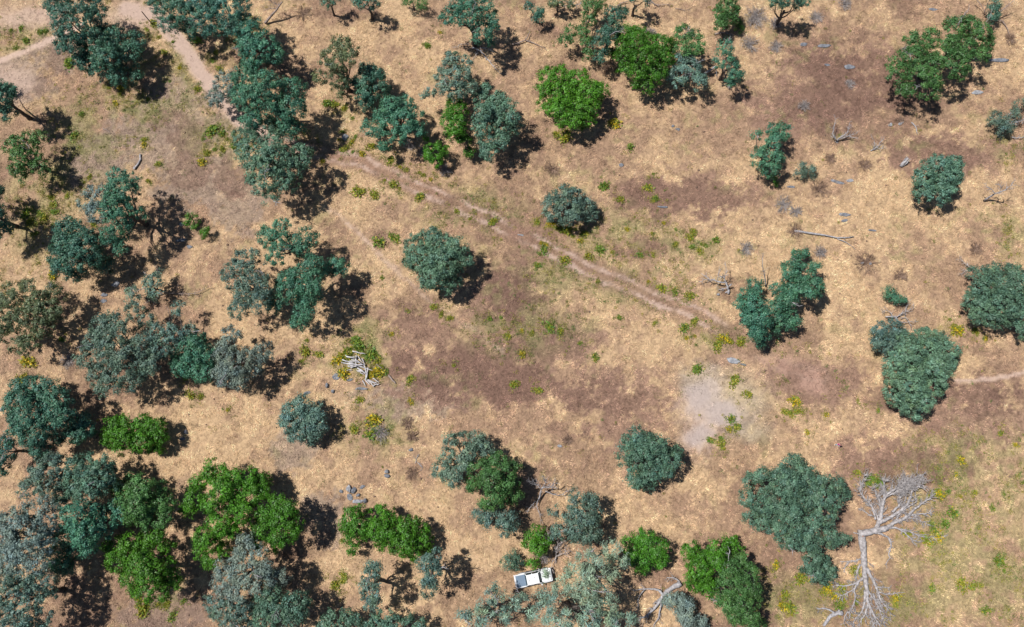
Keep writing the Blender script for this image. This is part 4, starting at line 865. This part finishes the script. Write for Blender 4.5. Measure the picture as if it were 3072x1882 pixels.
def dead_shrub(c, r, x, y, rad, h, label, m=M_TWIG, n=80):
    u, v = T(c, r, x, y); X, Y = unproject(u, v); R = rad / ZK / float(px_scale(u, v))
    tb = Tubes()
    for i in range(n):
        a = rng.uniform(0, 6.283); q = R * math.sqrt(rng.random()); b0 = rng.normal(0, .12 * R, 2)
        e = np.array((math.cos(a) * q, math.sin(a) * q, h * (1 - .7 * (q / R) ** 2) * rng.uniform(.5, 1.1)))
        s = np.array((b0[0], b0[1], 0)); mid = s + (e - s) * .5 + rng.normal(0, .08 * R, 3) + (0, 0, .1)
        mid[2] = max(mid[2], .03)
        tb.add([s, mid, e], [.028, .022, .01], 3)
        for k in range(2):
            d = rng.normal(size=3); d[2] = abs(d[2]) * .5; d *= R * .3 / np.linalg.norm(d)
            tb.add([mid + (e - mid) * rng.random(), e + d * .6, e + d], [.018, .014, .008], 3)
    o = link('dead_bush', tb.mesh('dead_bush'), m); o.location = (float(X), float(Y), 0)
    tag(o, label, 'dead bush')
for a in [(2, 0, 1710, 330, 75, .9, 'round grey dead bush right of the narrow dark tree'), (2, 0, 1760, 130, 95, .9, 'large grey brush heap right of the round green tree at the top', M_TWIG, 130),
          (2, 0, 990, 255, 55, 1.4, 'grey dead bush poking above the crowded bright green tree'), (2, 0, 680, 490, 75, .6, 'dark dead brush below the crowded bright green tree', M_TWIGB),
          (3, 0, 45, 180, 55, .8, 'grey dead bush below the teal oak cut by the top edge'), (3, 0, 55, 340, 55, .5, 'flattened pale dead bush, lowest of those near the top oak'),
          (3, 0, 550, 35, 55, .6, 'grey dead bush alone on the top edge at right'), (3, 0, 450, 1150, 45, .4, 'low brown dry bush below the two-limbed snag', M_TWIGB),
          (3, 0, 1745, 285, 50, .6, 'brown dry bush under the bare limbs in the top right corner', M_TWIGB), (3, 0, 365, 1370, 75, .45, 'wide flat brown bush below the low grey-green shrub', M_TWIGB),
          (3, 0, 255, 770, 48, .6, 'pale grey dead bush on brown ground above the two-limbed snag'), (3, 1, 190, 160, 65, .4, 'brown bush at the left end of the long white log', M_TWIGB),
          (3, 1, 700, 390, 90, .4, 'wide brown bush with grey stones right of the close pair', M_TWIGB), (3, 1, 370, 310, 50, .8, 'grey bush at the top of the close pair of trees'),
          (3, 1, 200, 20, 50, .5, 'grey dead bush above the left end of the long white log'), (1, 2, 895, 110, 75, .7, 'grey dead bush below the yellow-flowered weed near centre left'),
          (1, 2, 1130, 135, 48, .5, 'small brown bush right of the grey dead bush near centre left', M_TWIGB), (1, 2, 1095, 40, 55, .4, 'low brown bush above the small brown one near centre left', M_TWIGB),
          (1, 2, 1130, 400, 50, .4, 'low brown bush below the thin white sticks', M_TWIGB), (1, 0, 1195, 1100, 55, .7, 'grey dead bush between the dense teal oak and the low bright tree'),
          (1, 0, 1370, 1235, 52, .8, 'grey dead bush beside the dirt road below the low bright tree'), (1, 0, 1110, 1055, 50, 1.2, 'pale grey dead bush on the shaded side of the dense teal oak'),
          (2, 2, 400, 160, 40, .4, 'tiny brown bush beside the small stone, lower middle', M_TWIGB), (2, 2, 235, 1000, 55, 1.2, 'grey twiggy bush below the dark bright-green bush by the truck'),
          (2, 1, 1690, 285, 55, .4, 'small grey bush alone on the dry slope above the tangled snag'), (0, 1, 490, 1100, 65, .4, 'flat grey brush below the ragged olive-grey oak'),
          (0, 1, 1100, 650, 50, .5, 'grey brush at the foot of the half-dead grey tree'), (2, 0, 290, 1230, 75, .3, 'flat brown bush above the lone blue-grey oak', M_TWIGB),
          (3, 0, 110, 1480, 70, .4, 'tangled grey brush at the left below the wide flat brown bush'), (3, 0, 590, 610, 40, .3, 'tiny grey bush below the flat grey-green rock'), (3, 0, 350, 130, 55, .3, 'pale flat brush right of the teal oak on the top edge'), (3, 0, 950, 870, 35, .3, 'tiny brown bush above the two pale stones', M_TWIGB), (3, 1, 950, 480, 60, .3, 'flat brown bush above the small dark green shrub', M_TWIGB), (3, 1, 1500, 290, 50, .3, 'flat brown bush above the oak on the right edge', M_TWIGB), (3, 0, 700, 1200, 50, .3, 'flat dry bush left of the splintered stump', M_TWIGB),
          (3, 0, 1000, 370, 45, .4, 'pale flattened bush left of the broad open green oak'), (1, 0, 340, 100, 70, .3, 'flat reddish brush right of the leaning trunk', M_TWIGB)]:
    dead_shrub(*a)

# ------------------------------------------------------------------ rocks
import bmesh
_bm = bmesh.new(); bmesh.ops.create_icosphere(_bm, subdivisions=3, radius=1)
ICO_V = np.array([v.co[:] for v in _bm.verts]); ICO_F = np.array([[v.index for v in f.verts] for f in _bm.faces]); _bm.free()
def rock(c, r, x, y, w, d, rot, h, label, m=M_ROCK, group=None):
    u, v = T(c, r, x, y); X, Y = unproject(u, v); s = ZK * float(px_scale(u, v))
    V = ICO_V.copy(); q = rng.uniform(0, 50, 2)
    n = fbm(V[:, 0] * 1.4 + q[0] + V[:, 2], V[:, 1] * 1.4 + q[1] - V[:, 2], 300, 3)
    V *= (.72 + .56 * n)[:, None]
    for k in range(7):      # flat facets
        nn = rng.normal(size=3); nn /= np.linalg.norm(nn); dd = V @ nn
        V -= np.maximum(dd - rng.uniform(.55, .85), 0)[:, None] * nn * .85
    V *= (w / s / 2, d / s / 2, h)
    V[:, 2] += h * .25
    me = mesh_np('rock', V, ICO_F)
    o = link('rock', me, m); o.location = (float(X), float(Y), 0); o.rotation_euler = (0, 0, math.radians(rot))
    tag(o, label, 'rock', group)
for a in [(1, 2, 675, 515, 50, 62, 10, .5, 'largest pale rock, left one of the upper pair in the rock group', M_ROCKL), (1, 2, 710, 522, 38, 50, -20, .4, 'dark rock touching the largest rock of the group'),
          (1, 2, 615, 532, 34, 28, 0, .2, 'small low rock on the left fringe of the rock group'), (1, 2, 738, 558, 34, 26, 20, .3, 'small dark rock in the middle of the rock group'),
          (1, 2, 735, 602, 95, 32, 4, .3, 'long narrow grey rock along the lower side of the rock group', M_ROCKL), (1, 2, 790, 600, 36, 38, 0, .4, 'rounded dark rock at the right end of the long narrow rock'),
          (1, 2, 770, 500, 55, 26, 25, .15, 'flat grey rock on the upper right fringe of the rock group'), (1, 2, 680, 575, 60, 40, -40, .12, 'flat pinkish-grey rock inside the rock group'),
          (1, 2, 945, 390, 40, 34, -10, .4, 'upper pale boulder alone right of the rock group', M_ROCKL), (1, 2, 950, 418, 48, 30, -15, .35, 'dark broken rock right below the lone pale boulder'),
          (1, 2, 1120, 232, 36, 28, 20, .3, 'small grey stone with a shadow above the thin white sticks'), (2, 2, 348, 205, 42, 24, -10, .2, 'small grey stone on dry grass, lower middle', M_ROCKL),
          (1, 1, 515, 1280, 26, 46, 10, .4, 'upright dark stone below the left end of the brush pile'), (1, 1, 556, 1318, 28, 34, 0, .3, 'second dark stone, lower right of the upright one'),
          (1, 1, 680, 1235, 70, 22, 5, .12, 'flat grey stone just below the brush pile'), (1, 1, 760, 1300, 110, 24, 3, .12, 'long flat grey stone under the lower heap of the brush pile'),
          (1, 1, 580, 1210, 60, 50, 0, .12, 'low purplish stone left below the brush pile'), (1, 1, 370, 1330, 60, 24, 10, .1, 'flat stone left of the two dark stones'),
          (2, 1, 1605, 1100, 105, 44, -14, .16, 'big flat grey rock slab on pink dirt below the close pair', M_ROCKL), (2, 1, 1670, 1126, 50, 20, -12, .2, 'dark broken edge stone at the right of the big flat slab'),
          (2, 1, 1490, 620, 24, 24, 0, .25, 'round pale stone at the foot of the tangled snag', M_ROCKL), (2, 1, 65, 190, 55, 14, -8, .08, 'thin pale stone lying on the middle of the dirt road', M_ROCKL),
          (0, 1, 840, 545, 70, 44, 10, .3, 'pale rock in the shade below the round dark teal oak', M_ROCKL), (0, 1, 755, 620, 50, 34, 0, .2, 'flat grey rock, upper of two below the shaded pale rock'),
          (0, 1, 750, 665, 56, 32, 5, .2, 'flat grey rock, lower of two below the shaded pale rock'), (0, 1, 1312, 228, 90, 28, 6, .18, 'long grey stone below the two small green shrubs'),
          (0, 1, 1372, 275, 46, 28, 0, .18, 'short grey stone lower right of the long one by the shrubs'), (0, 1, 1312, 115, 30, 36, 0, .25, 'pale stone at the left foot of the larger small shrub', M_ROCKL),
          (3, 1, 555, 42, 100, 26, -4, .15, 'long bluish flat rock on the dry slope at right'), (3, 1, 552, 86, 50, 26, 5, .14, 'shorter bluish rock right below the long bluish one'),
          (3, 1, 755, 156, 60, 18, -6, .14, 'dark slim rock right of the long white log'), (3, 1, 678, 392, 34, 22, 10, .2, 'left pale stone in the wide brown bush', M_ROCKL), (3, 1, 740, 396, 26, 28, 0, .2, 'right pale stone in the wide brown bush', M_ROCKL),
          (1, 0, 645, 1000, 54, 52, 30, .55, 'pale boulder among bright weeds beside the long tree row', M_ROCKL), (2, 0, 788, 1195, 42, 30, 0, .2, 'small grey stone in open dry grass, upper middle'),
          (2, 0, 1162, 912, 26, 20, 0, .15, 'small bluish stone, upper of two on the upper slope'), (2, 0, 1200, 936, 40, 24, 0, .12, 'bluish stone, lower of two on the upper slope'),
          (2, 0, 1090, 1497, 80, 20, -3, .2, 'dark slim stone like a log on the middle slope'), (3, 0, 405, 332, 100, 30, 0, .2, 'dark jagged rock right of two dead bushes near the top'),
          (3, 0, 260, 325, 56, 28, 0, .2, 'grey rock between the flattened bush and the jagged rock'), (3, 0, 590, 485, 95, 40, 5, .16, 'flat grey-green rock on brown ground in the upper right'),
          (3, 0, 425, 470, 50, 18, 0, .1, 'thin flat stone left of the flat grey-green rock'), (3, 0, 1665, 436, 160, 34, -2, .2, 'wide dark flat rock right of the broad open green oak'),
          (3, 0, 1510, 670, 96, 36, 2, .16, 'pale blue-grey slab below the broad open green oak', M_ROCKL), (3, 0, 962, 892, 50, 26, 30, .16, 'right one of two pale stones in the upper right clearing', M_ROCKL),
          (3, 0, 886, 902, 40, 26, 20, .12, 'left one of two pale stones in the upper right clearing', M_ROCKL), (3, 0, 500, 1316, 110, 28, -14, .14, 'dark bluish rock strip below the low grey-green shrub'),
          (3, 0, 590, 1306, 60, 26, 0, .12, 'pale bluish stone at the right of the dark rock strip', M_ROCKL), (3, 0, 165, 1352, 60, 18, 0, .12, 'slim dark stone right of the tiny bright green bush'),
          (3, 0, 1195, 70, 70, 24, -5, .12, 'flat grey stone near the top right, above the broad open oak'), (0, 2, 1345, 105, 34, 40, 20, .3, 'upper grey stone in the shadow edge of the small bright green tree'),
          (0, 2, 1320, 150, 46, 26, 10, .2, 'lower grey stone in the shadow edge of the small bright green tree'), (0, 2, 15, -60, 30, 36, 0, .3, 'pale stone on the left edge above the dark tree', M_ROCKL)]:
    rock(*a)
def clods():
    n = 260; V = []; F = []; k = 0
    _b = bmesh.new(); bmesh.ops.create_icosphere(_b, subdivisions=1, radius=1)
    cv = np.array([v.co[:] for v in _b.verts]); cf = np.array([[v.index for v in f.verts] for f in _b.faces]); _b.free()
    for i in range(n):
        x, y = rng.uniform(-85, 85), rng.uniform(-24, 76); s = rng.uniform(.08, .2)
        V.append(cv * (s * rng.uniform(.7, 1.4), s, s * .55) * rng.uniform(.8, 1.2, (len(cv), 1)) + (x, y, .03)); F.append(cf + k); k += len(cv)
    o = link('dirt_clods', mesh_np('dirt_clods', np.concatenate(V), np.concatenate(F)), simple('dark_clod', (.13, .085, .065), .95, .1))
    tag(o, 'small dark clods of earth and dung dotted over the grass', 'clods', kind='stuff')
clods()

# ------------------------------------------------------------------ post
px, py = unproject(457, 73.5)
pt = Tubes(); pt.add([(0, 0, -.2), (0, 0, 1.8), (.02, 0, 3.5), (.02, 0, 3.56)], [.085, .08, .075, .05], 10)
o = link('post', pt.mesh('post'), wood_mat('dark_post_wood', (.03, .024, .02), (.07, .055, .045), 6)); o.location = (float(px), float(py), 0)
tag(o, 'thin dark wooden post standing beside the dirt road at the top', 'post')

# ------------------------------------------------------------------ pickup truck
def bev_box(name, size, loc, m, parent, bevel=.04, seg=2, taper=None, rot=None):
    bm = bmesh.new(); bmesh.ops.create_cube(bm, size=1)
    for v in bm.verts:
        v.co.x *= size[0]; v.co.y *= size[1]; v.co.z *= size[2]
        if taper and v.co.z > 0:
            v.co.y *= taper[1]
            v.co.x = v.co.x * taper[0] + (taper[2] if len(taper) > 2 else 0)
    if bevel: bmesh.ops.bevel(bm, geom=bm.edges[:], offset=bevel, segments=seg, affect='EDGES', profile=.6)
    me = bpy.data.meshes.new(name); bm.to_mesh(me); bm.free()
    o = link(name, me, m, parent); o.location = loc
    if rot: o.rotation_euler = rot
    return o
def paint(name, c, rough=.3, spec=.5):
    m, nt, b = mat(name); setp(b, c, rough, spec)
    tc = nt.nodes.new('ShaderNodeTexCoord'); nz = nt.nodes.new('ShaderNodeTexNoise'); nz.inputs['Scale'].default_value = 3
    nt.links.new(tc.outputs['Object'], nz.inputs['Vector'])
    mr = nt.nodes.new('ShaderNodeMapRange'); mr.inputs['To Min'].default_value = rough * .8; mr.inputs['To Max'].default_value = min(1, rough * 1.5)
    nt.links.new(nz.outputs['Fac'], mr.inputs['Value']); nt.links.new(mr.outputs['Result'], b.inputs['Roughness'])
    return m
MW = paint('white_paint', (.60, .61, .62)); MG = paint('dark_glass', (.012, .028, .032), .08, .6); MC = simple('vinyl_bed_cover', (.12, .17, .235), .55, .3, 0, .15, 3)
MB = simple('black_plastic', (.02, .02, .022), .6, .3); MT = simple('tyre_rubber', (.025, .025, .026), .85, .2); MR = paint('wheel_alloy', (.45, .45, .46), .35); ML = paint('lamp_lens', (.6, .62, .62), .15)
MRED = paint('tail_lamp_red', (.4, .02, .02), .2); MCH = paint('bumper_chrome', (.5, .5, .52), .25)
tx, ty = unproject(1601, 1731)
truck = empty('pickup_truck', (float(tx), float(ty), 0)); truck.rotation_euler = (0, 0, math.radians(11.5))
tag(truck, 'white pickup truck with dark bed cover parked under the grey pine', 'pickup truck')
bev_box('body', (5.25, 1.86, .62), (0, 0, .80), MW, truck, .12, 3)
bev_box('hood', (1.5, 1.66, .26), (1.78, 0, 1.12), MW, truck, .1, 3, (.94, .9, -.03))
bev_box('hood_scoop', (.75, .5, .05), (1.8, 0, 1.255), MW, truck, .02)
cab = bev_box('cab', (2.55, 1.80, .62), (-.02, 0, 1.37), MG, truck, .06, 2, (.70, .80, -.14))
rf = bev_box('roof', (1.78, 1.42, .10), (-.17, 0, 1.70), MW, truck, .045, 3)
for sx in (.25, -.62): bev_box('roof_fitting', (.10, .10, .05), (sx - .1, .22 if sx > 0 else -.12, 1.77), MB, truck, .02)
for s in (1, -1):
    for (x0, z0, x1, z1) in ((1.24, 1.08, .68, 1.70), (-1.27, 1.08, -1.03, 1.70)):
        p = Tubes(); p.add([(x0, s * .875, z0), (x1, s * .70, z1)], [.055, .05], 6); link('pillar', p.mesh('pillar'), MW, truck)
    p = Tubes(); p.add([(-.18, s * .885, 1.08), (-.18, s * .715, 1.70)], [.05, .045], 6); link('pillar', p.mesh('pillar'), MW, truck)
    bev_box('door_handle', (.18, .04, .04), (.05, s * .945, 1.0), MB, truck, .01); bev_box('door_handle', (.18, .04, .04), (-.85, s * .945, 1.0), MB, truck, .01)
    mo = bev_box('mirror', (.14, .26, .2), (.98, s * 1.06, 1.20), MW, truck, .04); bev_box('mirror_arm', (.06, .16, .05), (0, -s * .12, -.06), MB, mo, .01)
    bev_box('headlight', (.16, .4, .18), (2.56, s * .66, 1.0), ML, truck, .04); bev_box('tail_light', (.1, .16, .36), (-2.60, s * .83, .95), MRED, truck, .03)
    bev_box('bed_rail', (1.42, .13, .08), (-1.90, s * .85, 1.13), MW, truck, .03)
    bev_box('running_board', (2.3, .16, .06), (0, s * .97, .48), MB, truck, .02)
    for wx in (1.68, -1.62):
        th = Tubes(); th.add([(0, -.13, 0), (0, -.09, 0), (0, .09, 0), (0, .13, 0)], [.36, .39, .39, .36], 24)
        w = link('wheel', th.mesh('wheel'), MT, truck); w.location = (wx, s * .86, .385)
        rm = Tubes(); rm.add([(0, -.14, 0), (0, .14, 0)], [.25, .25], 16); link('rim', rm.mesh('rim'), MR, w)
        bev_box('wheel_arch', (.98, .12, .2), (wx, s * .93, .86), MW, truck, .06)
cov = bev_box('bed_cover', (1.50, 1.58, .07), (-1.86, 0, 1.10), MC, truck, .025)
for i in range(5): bev_box('rib', (.03, 1.54, .02), (-.6 + i * .3, 0, .042), MC, cov, .005)
bev_box('tailgate', (.09, 1.7, .5), (-2.655, 0, .86), MW, truck, .03); bev_box('bumper', (.2, 1.8, .2), (-2.74, 0, .52), MCH, truck, .05)
bev_box('bumper', (.2, 1.8, .24), (2.66, 0, .58), MCH, truck, .06); bev_box('grille', (.06, 1.0, .26), (2.64, 0, .93), MB, truck, .02)
for s in (1, -1): bev_box('wiper', (.03, .6, .03), (1.12, s * .36, 1.24), MB, truck, .008, rot=(0, .7, s * .15))

# ------------------------------------------------------------------ person
def skin_mesh(name, pts, edges, m, parent, root=0, sub=2):
    """pts: (x,y,z,radius)"""
    me = bpy.data.meshes.new(name); me.from_pydata([p[:3] for p in pts], edges, [])
    o = link(name, me, m, parent)
    md = o.modifiers.new('skin', 'SKIN'); md.use_smooth_shade = True
    for i, p in enumerate(pts):
        me.skin_vertices[0].data[i].radius = (p[3], p[4] if len(p) > 4 else p[3])
        me.skin_vertices[0].data[i].use_root = (i == root)
    s = o.modifiers.new('sub', 'SUBSURF'); s.levels = s.render_levels = sub
    return o
ppx, ppy = unproject(2507, 1335)
person = empty('person', (float(ppx), float(ppy), 0)); person.rotation_euler = (0, 0, math.radians(-25))
tag(person, 'person with dark hair, magenta top and pale blue jeans standing on dry grass', 'person')
MS = simple('skin', (.45, .25, .18), .6, .3); MTOP = simple('magenta_top', (.36, .03, .16), .8, .2); MJ = simple('pale_blue_jeans', (.30, .40, .50), .85, .2); MH = simple('dark_hair', (.018, .013, .012), .5, .3); MSH = simple('white_shoe', (.6, .58, .56), .7, .2)
# faces -Y; arms bent forward
P = [(0, 0, .95, .13), (0, .01, 1.15, .12), (0, .02, 1.36, .13), (0, .01, 1.48, .06), (0, -.02, 1.56, .065), (0, -.035, 1.64, .088), (0, -.02, 1.70, .08)]
E = [(0, 1), (1, 2), (2, 3), (3, 4), (4, 5), (5, 6)]
def chain(start, pts):
    i = start
    for p in pts:
        P.append(p); E.append((i, len(P) - 1)); i = len(P) - 1
    return i
for s in (1, -1):
    chain(0, [(s * .10, 0, .88, .09), (s * .115, -.02, .50, .06), (s * .12, .02, .10, .042), (s * .125, -.12, .035, .035)])
    e = chain(2, [(s * .17, .02, 1.40, .06), (s * .23, .03, 1.13, .045), (s * .13, -.20, 1.10, .034), (s * .095, -.28, 1.12, .032)])
    for k, (fx, fl) in enumerate(((-.03, .07), (-.01, .08), (.01, .075), (.028, .06))):
        chain(e, [(s * (.085 - fx), -.31, 1.115, .012), (s * (.075 - fx), -.31 - fl * .6, 1.10, .0095), (s * (.07 - fx), -.31 - fl * .8, 1.075, .008)])
    chain(e, [(s * .065, -.29, 1.145, .012), (s * .05, -.315, 1.155, .009)])
skin_mesh('body', P, E, MS, person)
skin_mesh('top', [(0, 0, .92, .17, .13), (0, .01, 1.15, .155, .13), (0, .02, 1.36, .175, .14), (0, .01, 1.45, .10), (.18, .02, 1.40, .085), (.235, .03, 1.14, .065), (.18, -.08, 1.115, .055), (-.18, .02, 1.40, .085), (-.235, .03, 1.14, .065), (-.18, -.08, 1.115, .055)],
          [(0, 1), (1, 2), (2, 3), (2, 4), (4, 5), (5, 6), (2, 7), (7, 8), (8, 9)], MTOP, person)
skin_mesh('jeans', [(0, 0, .96, .165, .13), (.10, 0, .85, .105), (.115, -.02, .50, .078), (.12, .02, .12, .065), (-.10, 0, .85, .105), (-.115, -.02, .50, .078), (-.12, .02, .12, .065)], [(0, 1), (1, 2), (2, 3), (0, 4), (4, 5), (5, 6)], MJ, person)
skin_mesh('hair', [(0, .0, 1.70, .10), (0, .05, 1.62, .095), (0, .085, 1.48, .06), (0, .09, 1.36, .045)], [(0, 1), (1, 2), (2, 3)], MH, person)
for s in (1, -1): skin_mesh('shoe', [(s * .12, .04, .05, .05), (s * .125, -.06, .045, .048), (s * .13, -.17, .035, .04)], [(0, 1), (1, 2)], MSH, person)
